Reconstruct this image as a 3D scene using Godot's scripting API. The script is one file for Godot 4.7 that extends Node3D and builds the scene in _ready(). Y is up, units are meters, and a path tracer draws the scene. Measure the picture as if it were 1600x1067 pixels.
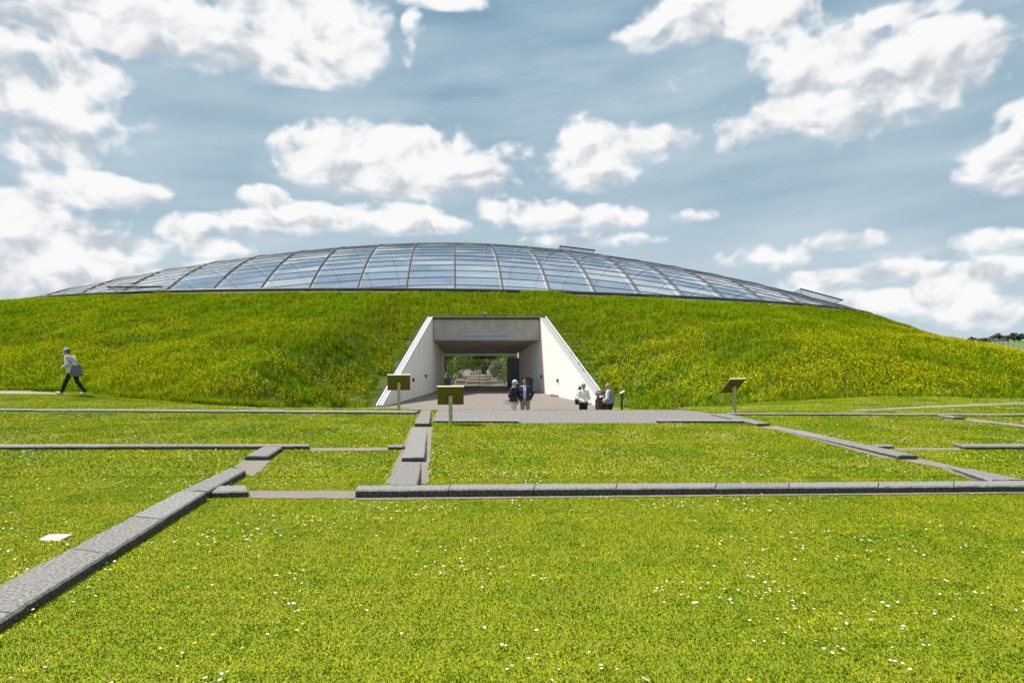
extends Node3D

# ---------------------------------------------------------------- constants of the place
const FOC := 1067.0            # photo focal length in photo pixels (24 mm lens)
const EYE := 1.6
const HOR := 550.0
const CX := 800.0
# dome of the glasshouse (fitted): centre, turn, rim height, half axes, rise
const DX := -5.357
const DD := 76.69
const DTH := 0.0859
const DY := 5.786
const DA := 45.53
const DH := 6.99
const DB := 25.827
const DTILT := -0.0094
const DBOW := 0.404
const DHB := 1.7714
const FLOOR := -1.0
const DIP := -1.25            # the forecourt dips behind its raised landing
const FAS := 44.0              # distance of the portal's front face
const DOOR := 50.3
var R2: float = (DB * DB + DH * DH) / (2.0 * DH)
var rng := RandomNumberGenerator.new()
var used := {}
var mats := {}
var solids: Array = []         # [PackedVector2Array(x, z), Rect2]: where no grass grows
var base_phi := PackedFloat32Array()
var base_rho := PackedFloat32Array()
var plaza: PackedVector2Array
var trench: PackedVector2Array
var tone := FastNoiseLite.new()
var tone2 := FastNoiseLite.new()


func _ready() -> void:
	rng.seed = 11
	tone.seed = 5; tone.frequency = 0.35; tone.fractal_octaves = 4
	tone2.seed = 9; tone2.frequency = 0.06; tone2.fractal_octaves = 3
	setup_view()
	make_materials()
	setup_plan()
	build_ground()
	build_mound()
	build_forecourt()
	build_portal()
	build_glasshouse()
	build_interior()
	build_far_land()
	build_walls()
	build_grass()
	build_signs()
	build_street_bits()
	build_people()


# ---------------------------------------------------------------- camera, sky, sun
func setup_view() -> void:
	var cam := Camera3D.new()
	cam.name = "camera"
	cam.projection = Camera3D.PROJECTION_FRUSTUM
	cam.near = 0.1
	cam.far = 4000.0
	cam.size = 0.1
	cam.frustum_offset = Vector2(0, 0.1 * 16.5 / FOC)
	cam.position = Vector3(0, EYE, 0)
	add_child(cam)
	cam.current = true
	var env := Environment.new()
	env.tonemap_mode = Environment.TONE_MAPPER_LINEAR
	env.tonemap_exposure = 1.5
	env.background_mode = Environment.BG_SKY
	var sky := Sky.new()
	var pm := PanoramaSkyMaterial.new()
	pm.panorama = ImageTexture.create_from_image(sky_image())
	pm.energy_multiplier = 0.66
	sky.sky_material = pm
	env.sky = sky
	env.sdfgi_enabled = true
	env.ssao_enabled = true
	env.ssil_enabled = true
	env.fog_enabled = false
	var we := WorldEnvironment.new()
	we.name = "world_environment"
	we.environment = env
	add_child(we)
	var sun := DirectionalLight3D.new()
	sun.name = "sun"
	sun.light_energy = 1.6
	sun.light_color = Color(1.0, 0.965, 0.90)
	sun.light_angular_distance = 0.5
	sun.shadow_enabled = true
	sun.sky_mode = DirectionalLight3D.SKY_MODE_LIGHT_ONLY
	add_child(sun)
	sun.look_at_from_position(Vector3.ZERO, -Vector3(-0.52, 0.83, -0.20), Vector3.UP)


func sky_image() -> Image:
	var W := 4096
	var H := 2048
	var half := H / 2
	var puffs: Array = [   # of the clouds in view: photo x, y, half width, half height, strength
		[330, 55, 290, 85, 1.0], [500, 75, 120, 75, 1.0], [60, 80, 190, 80, 0.95], [100, 15, 280, 65, 1.0], [450, 15, 180, 70, 1.0], [80, 110, 140, 48, 0.9],
		[40, 175, 140, 55, 0.8], [70, 228, 110, 50, 0.95], [155, 303, 140, 36, 0.95], [225, 300, 60, 26, 0.8], [20, 330, 100, 40, 0.75], [80, 352, 80, 26, 0.7],
		[60, 395, 150, 45, 0.7], [180, 380, 85, 24, 0.8], [150, 412, 120, 28, 0.8], [40, 445, 150, 40, 0.85], [190, 440, 100, 30, 0.7],
		[300, 358, 70, 32, 0.8], [400, 353, 110, 28, 0.9], [480, 343, 90, 32, 0.9], [600, 345, 120, 32, 0.95], [665, 352, 80, 20, 0.8], [320, 388, 90, 22, 0.75],
		[410, 310, 50, 24, 0.75], [545, 240, 130, 56, 1.0], [660, 250, 130, 52, 1.0], [735, 282, 95, 38, 0.95], [520, 268, 90, 38, 0.8], [625, 288, 150, 30, 0.9],
		[825, 338, 85, 36, 0.95], [785, 328, 55, 28, 0.8], [945, 343, 75, 26, 0.85], [920, 378, 130, 18, 0.85],
		[915, 235, 62, 58, 0.9], [965, 230, 120, 40, 0.85], [1040, 215, 55, 26, 0.8], [930, 275, 80, 38, 0.8], [1150, 215, 75, 34, 0.75],
		[1120, 25, 140, 52, 1.0], [1025, 55, 80, 42, 0.8], [1200, 30, 110, 42, 0.9], [1340, 95, 150, 70, 0.72], [1410, 85, 180, 72, 0.74], [1300, 150, 140, 65, 0.72],
		[1250, 185, 120, 40, 0.8], [1370, 180, 130, 46, 0.85], [1520, 95, 110, 65, 0.85], [1450, 150, 130, 55, 0.7],
		[1570, 265, 100, 58, 1.0], [1620, 225, 100, 60, 1.0], [1600, 170, 70, 22, 0.7], [1085, 338, 42, 15, 0.7], [1320, 377, 75, 22, 0.75], [1545, 375, 70, 22, 0.8],
		[1190, 406, 85, 30, 0.75], [1370, 428, 140, 22, 0.75], [1285, 442, 100, 26, 0.7], [1550, 425, 80, 26, 0.8], [1490, 458, 80, 30, 0.85], [1420, 472, 120, 28, 0.75], [1550, 492, 130, 34, 0.8], [1350, 470, 150, 22, 0.65],
		[1450, 8, 110, 18, 0.7], [80, 400, 360, 110, 0.42], [40, 220, 260, 150, 0.34], [1300, 130, 330, 150, 0.22], [1450, 450, 300, 70, 0.20], [650, 265, 260, 80, 0.3], [700, 5, 90, 14, 0.6], [645, 40, 22, 26, 0.5], [640, 85, 14, 26, 0.4]]
	var list: Array = []       # azimuth, elevation, half widths, strength
	for p in puffs:
		var az := atan((p[0] - CX) / FOC)
		var el := atan((HOR - p[1]) / FOC * cos(az))
		list.append([az, el, p[2] / FOC * cos(az) * cos(az), p[3] / FOC * cos(az), p[4]])
	var r := RandomNumberGenerator.new()
	r.seed = 77
	for i in 110:              # the same fair-weather clouds all round
		var az := r.randf_range(-PI, PI)
		if absf(az) < 0.72:
			continue
		var el := pow(r.randf(), 1.5) * 1.35 + 0.04
		var s := 0.05 + 0.11 * sin(el) + r.randf() * 0.05
		for k in 3:
			list.append([az + r.randf_range(-1.2, 1.2) * s / maxf(cos(el), 0.25), el + r.randf_range(-0.25, 0.25) * s, s * r.randf_range(0.8, 1.6) / maxf(cos(el), 0.25), s * r.randf_range(0.32, 0.55), r.randf_range(0.7, 1.0)])
	for i in 26:               # above the frame, seen only by the light and the reflections
		var az := r.randf_range(-0.72, 0.72)
		var el := r.randf_range(0.62, 1.35)
		var s := 0.10 + r.randf() * 0.08
		list.append([az, el, s * 2.2 / maxf(cos(el), 0.25), s * 0.9, r.randf_range(0.35, 0.6)])
	var dens := PackedFloat32Array(); dens.resize(W * half)
	var lift := PackedFloat32Array(); lift.resize(W * half)
	var per := W / TAU
	for c in list:
		var x0 := int(floor((c[0] - c[2]) * per + W * 0.5))
		var x1 := int(ceil((c[0] + c[2]) * per + W * 0.5))
		var y0 := maxi(0, int((PI * 0.5 - c[1] - c[3]) * per))
		var y1 := mini(half - 1, int((PI * 0.5 - c[1] + c[3] * 0.9) * per))
		var caz: float = c[0]; var cel: float = c[1]; var rw: float = c[2]; var rh: float = c[3]; var str: float = c[4]
		for y in range(y0, y1 + 1):
			var ny := ((PI * 0.5 - (y + 0.5) / per) - cel) / rh
			var sy := ny if ny > 0.0 else ny * 1.25
			for x in range(x0, x1 + 1):
				var nx := (((x + 0.5) - W * 0.5) / per - caz) / rw
				var q := 1.0 - nx * nx - sy * sy
				if q <= 0.0:
					continue
				q *= str
				var i := y * W + posmod(x, W)
				lift[i] += q * ny
				dens[i] += q
	var n1 := FastNoiseLite.new(); n1.seed = 3; n1.frequency = 7.0; n1.fractal_octaves = 6; n1.fractal_gain = 0.55
	var n2 := FastNoiseLite.new(); n2.seed = 21; n2.frequency = 2.2; n2.fractal_octaves = 5; n2.fractal_gain = 0.5
	var n4 := FastNoiseLite.new(); n4.seed = 44; n4.frequency = 13.0; n4.fractal_octaves = 3
	var n3 := FastNoiseLite.new(); n3.seed = 35; n3.frequency = 22.0; n3.fractal_octaves = 5
	var bytes := PackedByteArray(); bytes.resize(W * H * 3)
	var ca := PackedFloat32Array(); var sa := PackedFloat32Array()
	for x in W:
		var az := ((x + 0.5) - W * 0.5) / per
		ca.append(cos(az)); sa.append(sin(az))
	for y in half:
		var el := PI * 0.5 - (y + 0.5) / per
		var ce := cos(el)
		var se := sin(el)
		var g := clampf(el / 0.5, 0.0, 1.0)
		g = pow(g, 0.75)
		var br := lerpf(0.790, 0.480, g); var bg := lerpf(0.850, 0.618, g); var bb := lerpf(0.885, 0.715, g)
		var hz := clampf(el / 0.75 - 0.67, 0.0, 1.0)
		br = lerpf(br, 0.34, hz); bg = lerpf(bg, 0.49, hz); bb = lerpf(bb, 0.63, hz)
		for x in W:
			var dx := sa[x] * ce
			var dz := -ca[x] * ce
			# thin high veil in streaks
			var v := n2.get_noise_3d(dx * 1.2 + se * 1.5, se * 5.5 - dx * 0.8, dz * 1.2) * 0.8 + 0.42
			v += n1.get_noise_3d(dx * 0.35 + se * 0.9, se * 3.2 - dx * 0.5, dz * 0.35) * 0.35
			v = clampf(v + 0.10, 0.0, 0.95) * 0.66
			var rr := lerpf(br, 0.80, v); var gg := lerpf(bg, 0.86, v); var bl := lerpf(bb, 0.895, v)
			var i := y * W + x
			var q := dens[i]
			if q > 0.0:
				var wv := n2.get_noise_3d(dx * 3.0, se * 3.0, dz * 3.0) * 0.035
				var f := n1.get_noise_3d(dx + wv, (se + wv) * 1.5, dz)
				var f3 := n3.get_noise_3d(dx + wv, se * 1.4, dz)
				var a := minf(q * 1.2, 1.25) * 0.78 + f * 0.95 + (0.30 - absf(n4.get_noise_3d(dx, se * 1.35 + wv, dz)) * 1.5) * 0.55 + f3 * 0.34 - 0.08
				var up := lift[i] / q
				a = smoothstep(0.0, lerpf(0.62, 1.05, smoothstep(0.3, -0.5, up)), a)
				a *= smoothstep(0.0, 0.16, q)
				if a > 0.0:
					var fu := n1.get_noise_3d(dx + wv - 0.012, (se + wv + 0.016) * 1.5, dz)
					var sh := smoothstep(-0.85, 0.75, up * 0.9 + (f - fu) * 2.2 + f * 0.5 + f3 * 0.25 + 0.22)
					sh = lerpf(1.0, sh, smoothstep(0.2, 0.9, q))
					var cr := lerpf(0.765, 0.985, sh); var cg := lerpf(0.79, 0.985, sh); var cb := lerpf(0.825, 0.985, sh)
					rr = lerpf(rr, cr, a); gg = lerpf(gg, cg, a); bl = lerpf(bl, cb, a)
			i = (y * W + (x + W / 2) % W) * 3
			bytes[i] = int(rr * 255.0); bytes[i + 1] = int(gg * 255.0); bytes[i + 2] = int(bl * 255.0)
	var low := PackedByteArray([112, 122, 92])
	for i in range(W * half * 3, W * H * 3, 3):
		bytes[i] = low[0]; bytes[i + 1] = low[1]; bytes[i + 2] = low[2]
	return Image.create_from_data(W, H, false, Image.FORMAT_RGB8, bytes)


# ---------------------------------------------------------------- small helpers
func numbered(called: String) -> String:
	if not used.has(called):
		used[called] = 0
		return called
	used[called] += 1
	return "%s_%03d" % [called, used[called]]


func tag(o: Node, label := "", category := "", group := "", kind := "") -> Node:
	if label: o.set_meta("label", label)
	if category: o.set_meta("category", category)
	if group: o.set_meta("group", group)
	if kind: o.set_meta("kind", kind)
	return o


func thing(called: String, label: String, category: String, at := Vector3.ZERO, turn := 0.0, group := "") -> Node3D:
	var o := Node3D.new()
	o.name = numbered(called)
	o.position = at
	o.rotation.y = turn
	tag(o, label, category, group)
	add_child(o)
	return o


func piece(called: String, m: Mesh, mat: Material, parent: Node = null, at := Vector3.ZERO, rot := Vector3.ZERO) -> MeshInstance3D:
	var o := MeshInstance3D.new()
	if parent == null:
		o.name = numbered(called)
	else:
		var n := 0
		var nm := called
		while parent.has_node(NodePath(nm)):
			n += 1
			nm = "%s_%03d" % [called, n]
		o.name = nm
	o.mesh = m
	o.material_override = mat
	o.position = at
	o.rotation = rot
	if parent == null: add_child(o, true)
	else: parent.add_child(o, true)
	return o


var part_count := {}
func part(called: String, m: Mesh, mat: Material, parent: Node, at := Vector3.ZERO) -> MeshInstance3D:   # quick numbering for many alike parts
	var key := str(parent.get_instance_id()) + called
	var n: int = part_count.get(key, 0)
	part_count[key] = n + 1
	var o := MeshInstance3D.new()
	o.name = called if n == 0 else "%s_%03d" % [called, n]
	o.mesh = m
	o.material_override = mat
	o.position = at
	parent.add_child(o)
	return o


func st_new() -> SurfaceTool:
	var st := SurfaceTool.new()
	st.begin(Mesh.PRIMITIVE_TRIANGLES)
	st.set_smooth_group(-1)
	return st


func tri(st: SurfaceTool, a: Vector3, b: Vector3, c: Vector3, hint: Vector3) -> void:
	if (c - a).cross(b - a).dot(hint) < 0.0:
		var t := b; b = c; c = t
	for p in [a, b, c]:
		st.set_uv(Vector2(p.x, p.z))
		st.add_vertex(p)


func quad(st: SurfaceTool, a: Vector3, b: Vector3, c: Vector3, d: Vector3, hint: Vector3) -> void:
	tri(st, a, b, c, hint)
	tri(st, a, c, d, hint)


func done(st: SurfaceTool) -> ArrayMesh:
	st.generate_normals()
	return st.commit()


# a box with chamfered edges; basis turns it
func add_box(st: SurfaceTool, c: Vector3, s: Vector3, bev := 0.004, b := Basis()) -> void:
	var h := s * 0.5
	bev = minf(bev, minf(h.x, minf(h.y, h.z)) * 0.6)
	var i := h - Vector3(bev, bev, bev)
	for ax in 3:
		for sg in [-1.0, 1.0]:
			var u := (ax + 1) % 3
			var v := (ax + 2) % 3
			var q: Array = []
			for k in [[-1, -1], [1, -1], [1, 1], [-1, 1]]:
				var p := Vector3()
				p[ax] = sg * h[ax]; p[u] = k[0] * i[u]; p[v] = k[1] * i[v]
				q.append(c + b * p)
			var n := Vector3(); n[ax] = sg
			quad(st, q[0], q[1], q[2], q[3], b * n)
	for ax in 3:               # edges along ax
		var u := (ax + 1) % 3
		var v := (ax + 2) % 3
		for su in [-1.0, 1.0]:
			for sv in [-1.0, 1.0]:
				var p := Vector3(); var q := Vector3()
				p[u] = su * h[u]; p[v] = sv * i[v]
				q[u] = su * i[u]; q[v] = sv * h[v]
				var e := Vector3(); e[ax] = i[ax]
				var n := Vector3(); n[u] = su; n[v] = sv
				quad(st, c + b * (p - e), c + b * (p + e), c + b * (q + e), c + b * (q - e), b * n)
	for sx in [-1.0, 1.0]:
		for sy in [-1.0, 1.0]:
			for sz in [-1.0, 1.0]:
				var s3 := Vector3(sx, sy, sz)
				tri(st, c + b * (s3 * Vector3(h.x, i.y, i.z)), c + b * (s3 * Vector3(i.x, h.y, i.z)), c + b * (s3 * Vector3(i.x, i.y, h.z)), b * s3)


func box_mesh(s: Vector3, bev := 0.004) -> ArrayMesh:
	var st := st_new()
	add_box(st, Vector3.ZERO, s, bev)
	return done(st)


func add_tube(st: SurfaceTool, pts: Array, rad: float, sides := 8, caps := true, rad2 := -1.0) -> void:
	var rings: Array = []
	st.set_smooth_group(0)
	for k in pts.size():
		var dir: Vector3 = (pts[mini(k + 1, pts.size() - 1)] - pts[maxi(k - 1, 0)]).normalized()
		var up := Vector3.UP if absf(dir.y) < 0.9 else Vector3.RIGHT
		var x := dir.cross(up).normalized()
		var y := x.cross(dir)
		var ring: Array = []
		var rr := rad if rad2 < 0.0 else lerpf(rad, rad2, float(k) / (pts.size() - 1))
		for s in sides:
			var a := TAU * s / sides
			ring.append(pts[k] + (x * cos(a) + y * sin(a)) * rr)
		rings.append(ring)
	for k in pts.size() - 1:
		for s in sides:
			var t := (s + 1) % sides
			var out: Vector3 = rings[k][s] + rings[k][t] - pts[k] * 2.0
			quad(st, rings[k][s], rings[k][t], rings[k + 1][t], rings[k + 1][s], out)
	st.set_smooth_group(-1)
	if caps:
		for e in [0, pts.size() - 1]:
			var n: Vector3 = (pts[0] - pts[1]) if e == 0 else (pts[-1] - pts[-2])
			for s in range(1, sides - 1):
				tri(st, rings[e][0], rings[e][s], rings[e][s + 1], n)


func tube_mesh(pts: Array, rad: float, sides := 8, rad2 := -1.0) -> ArrayMesh:
	var st := st_new()
	add_tube(st, pts, rad, sides, true, rad2)
	return done(st)


func lathe(prof: Array, sides := 20) -> ArrayMesh:   # [Vector2(radius, y)] from below to top
	var st := st_new()
	st.set_smooth_group(-1)
	for k in prof.size() - 1:
		for s in sides:
			var a := TAU * s / sides
			var b := TAU * (s + 1) / sides
			var m := (a + b) * 0.5
			var p: Vector2 = prof[k]; var q: Vector2 = prof[k + 1]
			var n := Vector3(cos(m) * (q.y - p.y), p.x - q.x, sin(m) * (q.y - p.y))
			quad(st, Vector3(cos(a) * p.x, p.y, sin(a) * p.x), Vector3(cos(b) * p.x, p.y, sin(b) * p.x), Vector3(cos(b) * q.x, q.y, sin(b) * q.x), Vector3(cos(a) * q.x, q.y, sin(a) * q.x), n)
	return done(st)


func on(px: float, py: float, h := 0.0) -> Vector3:   # where the plane of height h is at a place of the survey photo
	var d := FOC * (EYE - h) / (py - HOR)
	return Vector3((px - CX) / FOC * d, h, -d)


func at_d(px: float, py: float, d: float) -> Vector3:
	return Vector3((px - CX) / FOC * d, EYE + (HOR - py) / FOC * d, -d)


# ---------------------------------------------------------------- materials
func noise_tex(sd: int, freq: float, ramp: Array, size := 512, oct := 5, kind := FastNoiseLite.TYPE_SIMPLEX_SMOOTH) -> NoiseTexture2D:
	var n := FastNoiseLite.new()
	n.seed = sd; n.frequency = freq; n.fractal_octaves = oct; n.noise_type = kind
	var t := NoiseTexture2D.new()
	t.width = size; t.height = size; t.seamless = true; t.noise = n
	if ramp.size():
		var g := Gradient.new()
		g.offsets = PackedFloat32Array(); g.colors = PackedColorArray()
		var off := PackedFloat32Array(); var col := PackedColorArray()
		for k in ramp:
			off.append(k[0]); col.append(k[1].linear_to_srgb())
		g.offsets = off; g.colors = col
		t.color_ramp = g
	return t


func flat(c: Color, rough := 0.7, metal := 0.0, spec := 0.5) -> StandardMaterial3D:
	var m := StandardMaterial3D.new()
	m.albedo_color = c.linear_to_srgb()
	m.roughness = rough
	m.metallic = metal
	m.metallic_specular = spec
	return m


func tri_mat(tex: Texture2D, scale: float, rough := 0.9, relief: Texture2D = null, depth := 0.3, world := true) -> StandardMaterial3D:
	var m := StandardMaterial3D.new()
	m.albedo_texture = tex
	m.roughness = rough
	m.metallic_specular = 0.35
	m.uv1_triplanar = true
	m.uv1_world_triplanar = world
	m.uv1_scale = Vector3.ONE * scale
	if relief:
		m.heightmap_enabled = true
		m.heightmap_texture = relief
		m.heightmap_scale = depth
	return m


func blade_mat(back: float) -> StandardMaterial3D:
	var m := StandardMaterial3D.new()
	m.vertex_color_use_as_albedo = true
	m.roughness = 0.65
	m.specular_mode = BaseMaterial3D.SPECULAR_DISABLED
	m.backlight_enabled = true
	m.backlight = Color(back, back, back)
	m.cull_mode = BaseMaterial3D.CULL_DISABLED
	return m


func make_materials() -> void:
	var grain := noise_tex(4, 0.09, [], 512, 5)
	var fine := noise_tex(14, 0.25, [], 512, 4)
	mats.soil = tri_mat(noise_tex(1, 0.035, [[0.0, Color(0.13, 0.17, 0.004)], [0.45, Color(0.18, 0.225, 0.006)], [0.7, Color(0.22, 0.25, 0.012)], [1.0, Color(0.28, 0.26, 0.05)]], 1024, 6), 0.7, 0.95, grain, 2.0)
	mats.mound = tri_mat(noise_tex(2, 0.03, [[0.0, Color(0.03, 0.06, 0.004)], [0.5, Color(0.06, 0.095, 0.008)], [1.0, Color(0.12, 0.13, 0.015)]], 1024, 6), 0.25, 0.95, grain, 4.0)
	mats.far_grass = tri_mat(noise_tex(3, 0.02, [[0.0, Color(0.07, 0.12, 0.03)], [1.0, Color(0.12, 0.18, 0.045)]], 512, 5), 0.02, 0.95)
	mats.stone = tri_mat(noise_tex(6, 0.034, [[0.0, Color(0.08, 0.08, 0.084)], [0.25, Color(0.145, 0.145, 0.15)], [0.40, Color(0.19, 0.19, 0.196)], [0.50, Color(0.215, 0.215, 0.222)], [0.60, Color(0.245, 0.245, 0.252)], [0.78, Color(0.31, 0.31, 0.31)], [1.0, Color(0.56, 0.56, 0.54)]], 1024, 9), 0.8, 0.9, noise_tex(7, 0.11, [], 1024, 6), 0.6)
	mats.stone_dark = tri_mat(noise_tex(16, 0.038, [[0.0, Color(0.07, 0.07, 0.074)], [0.30, Color(0.13, 0.13, 0.135)], [0.42, Color(0.165, 0.165, 0.17)], [0.52, Color(0.19, 0.19, 0.195)], [0.64, Color(0.225, 0.225, 0.225)], [0.80, Color(0.29, 0.29, 0.28)], [1.0, Color(0.52, 0.51, 0.48)]], 1024, 9), 0.75, 0.92, noise_tex(17, 0.12, [], 1024, 6), 0.6)
	mats.stone_side_shaded = tri_mat(noise_tex(18, 0.04, [[0.0, Color(0.02, 0.02, 0.02)], [0.45, Color(0.06, 0.06, 0.058)], [0.65, Color(0.10, 0.10, 0.095)], [1.0, Color(0.26, 0.26, 0.24)]], 1024, 7), 0.8, 0.95, noise_tex(17, 0.12, [], 1024, 6), 0.8)  # upright faces coloured darker than the tops, shade put into the colour
	mats.gravel = tri_mat(noise_tex(8, 0.16, [[0.0, Color(0.10, 0.09, 0.08)], [0.4, Color(0.27, 0.25, 0.22)], [0.65, Color(0.40, 0.37, 0.33)], [1.0, Color(0.62, 0.60, 0.56)]], 1024, 5), 1.8, 0.95, fine, 1.5)
	mats.pave = tri_mat(noise_tex(9, 0.03, [[0.0, Color(0.06, 0.06, 0.065)], [0.38, Color(0.13, 0.126, 0.135)], [0.5, Color(0.185, 0.178, 0.187)], [0.62, Color(0.23, 0.22, 0.226)], [1.0, Color(0.38, 0.36, 0.35)]], 1024, 7), 0.45, 0.9, fine, 0.4)
	mats.tarmac = tri_mat(noise_tex(10, 0.02, [[0.0, Color(0.12, 0.107, 0.105)], [0.5, Color(0.185, 0.164, 0.159)], [1.0, Color(0.26, 0.235, 0.225)]], 1024, 6), 0.3, 0.9, fine, 0.3)
	mats.render = tri_mat(noise_tex(11, 0.012, [[0.0, Color(0.56, 0.53, 0.48)], [0.28, Color(0.69, 0.665, 0.625)], [0.5, Color(0.755, 0.735, 0.705)], [1.0, Color(0.785, 0.77, 0.74)]], 512, 6), 0.5, 0.85, fine, 0.1)
	mats.render.uv1_scale = Vector3(0.7, 0.07, 0.7)     # faint rain runs
	mats.concrete = tri_mat(noise_tex(12, 0.012, [[0.0, Color(0.30, 0.285, 0.275)], [0.5, Color(0.375, 0.355, 0.335)], [1.0, Color(0.44, 0.41, 0.375)]], 512, 6), 0.15, 0.85, fine, 0.2)
	mats.soffit = tri_mat(noise_tex(15, 0.012, [[0.0, Color(0.30, 0.265, 0.225)], [1.0, Color(0.41, 0.36, 0.31)]], 256, 5), 0.2, 0.85)
	mats.stain = flat(Color(0.20, 0.16, 0.145), 0.9)
	mats.rock = tri_mat(noise_tex(13, 0.03, [[0.0, Color(0.38, 0.33, 0.25)], [0.5, Color(0.56, 0.50, 0.39)], [1.0, Color(0.68, 0.62, 0.50)]], 512, 6), 0.6, 0.9, grain, 1.5)
	mats.dark_metal = flat(Color(0.028, 0.029, 0.033), 0.5, 0.1)
	mats.grey_metal = flat(Color(0.22, 0.225, 0.235), 0.4, 0.4)
	mats.bar = flat(Color(0.10, 0.105, 0.115), 0.45, 0.2)
	mats.white_steel = flat(Color(0.78, 0.78, 0.77), 0.4)
	mats.pale_steel = flat(Color(0.66, 0.67, 0.69), 0.35, 0.2)
	mats.capping = flat(Color(0.80, 0.80, 0.82), 0.35, 0.1)
	mats.zinc = flat(Color(0.46, 0.47, 0.50), 0.35, 0.5)
	mats.dark_panel = flat(Color(0.05, 0.055, 0.05), 0.3)
	mats.black = flat(Color(0.015, 0.015, 0.017), 0.5)
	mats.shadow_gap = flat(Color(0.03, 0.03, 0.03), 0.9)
	var g := StandardMaterial3D.new()
	g.transparency = BaseMaterial3D.TRANSPARENCY_ALPHA
	g.albedo_color = Color(0.42, 0.57, 0.71, 0.25)
	g.roughness = 0.02
	g.metallic = 0.18
	g.metallic_specular = 0.8
	g.cull_mode = BaseMaterial3D.CULL_DISABLED
	mats.glass = g
	var ga: StandardMaterial3D = g.duplicate()
	ga.albedo_color = Color(0.34, 0.50, 0.67, 0.32)
	mats.glass_deep = ga
	var gb: StandardMaterial3D = g.duplicate()
	gb.albedo_color = Color(0.60, 0.70, 0.78, 0.30)
	gb.metallic = 0.25
	mats.glass_pale = gb
	var g2: StandardMaterial3D = g.duplicate()
	g2.albedo_color = Color(0.5, 0.6, 0.6, 0.06)
	g2.metallic = 0.0
	g2.metallic_specular = 0.5
	mats.door_glass = g2
	mats.lawn_blade = blade_mat(0.5)
	mats.leaf = blade_mat(0.35)


# ---------------------------------------------------------------- the plan: heights of ground and mound
func g_level(x: float, d: float) -> float:
	if d <= 18.0:
		return 0.0
	var off := maxf(maxf(-6.5 - x, x - 4.7), 0.0)
	return -smoothstep(18.0, 31.0, d) * (1.0 - smoothstep(0.0, 11.0, off))


func dome_uv(x: float, d: float) -> Vector2:
	var ax := x - DX
	var ad := d - DD
	return Vector2(ax * cos(DTH) + ad * sin(DTH), ax * sin(DTH) - ad * cos(DTH))


func dome_xd(u: float, v: float) -> Vector2:
	return Vector2(DX + u * cos(DTH) + v * sin(DTH), DD + u * sin(DTH) - v * cos(DTH))


const MA := 46.1
const MB := 26.35


func rho_base(phi: float) -> float:
	var n := base_phi.size()
	for i in n:
		var a := base_phi[i]
		var b := base_phi[(i + 1) % n]
		var w := b - a
		if w <= 0.0: w += TAU
		var o := fposmod(phi - a, TAU)
		if o <= w:
			return lerpf(base_rho[i], base_rho[(i + 1) % n], smoothstep(0.0, 1.0, o / w) * 0.5 + o / w * 0.5)
	return 1.5


func rim_y(u: float) -> float:
	var q := clampf(u / DA, -1.0, 1.0)
	return DY + DTILT * clampf(u, -DA, DA) + DBOW * (1.0 - q * q)


func mound_t(x: float, d: float) -> float:
	var l := dome_uv(x, d)
	var rho := sqrt(pow(l.x / MA, 2.0) + pow(l.y / MB, 2.0))
	return (rho - 1.0) / (rho_base(atan2(l.y / MB, l.x / MA)) - 1.0)


func trench_line(d: float) -> float:
	if d < 32.3:
		return -1.0
	if d < FAS:
		return lerpf(-1.0, 3.74, (d - 32.3) / (FAS - 32.3))
	return lerpf(3.74, 6.05, (d - FAS) / 6.4)


func mound_y(x: float, d: float, t: float) -> float:
	var l := dome_uv(x, d)
	var top := rim_y(l.x / maxf(1.0, sqrt(pow(l.x / MA, 2.0) + pow(l.y / MB, 2.0)))) - 0.38
	top += 0.5 * smoothstep(-25.0, -48.0, l.x) * clampf(t * 6.0, 0.0, 1.0)
	var base := g_level(x, d)
	var s := clampf(t, 0.0, 1.0)
	var g := s * (0.86 + 0.14 * s)
	g = lerpf(g, 1.0 - pow(1.0 - s, 1.35), 0.25)
	var y := lerpf(top, base, g) + (tone2.get_noise_2d(x * 2.5, d * 2.5) * 0.25) * s * (1.0 - s) * 4.0
	var f := clampf((44.0 - d) / 11.7, 0.0, 1.0)
	var xl := lerpf(-5.4, -6.5, f)
	var xr := lerpf(2.1, 4.65, f)
	var off := maxf(maxf(xl - x, x - xr), 0.0)
	var w := (1.0 - smoothstep(0.1, 4.0, off)) * smoothstep(30.0, 33.0, d)
	if d > FAS: w *= 1.0 - smoothstep(0.0, 6.4, d - FAS) * 0.5
	w *= 1.0 - smoothstep(50.0, 55.0, d)
	return lerpf(y, trench_line(d), w)


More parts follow.
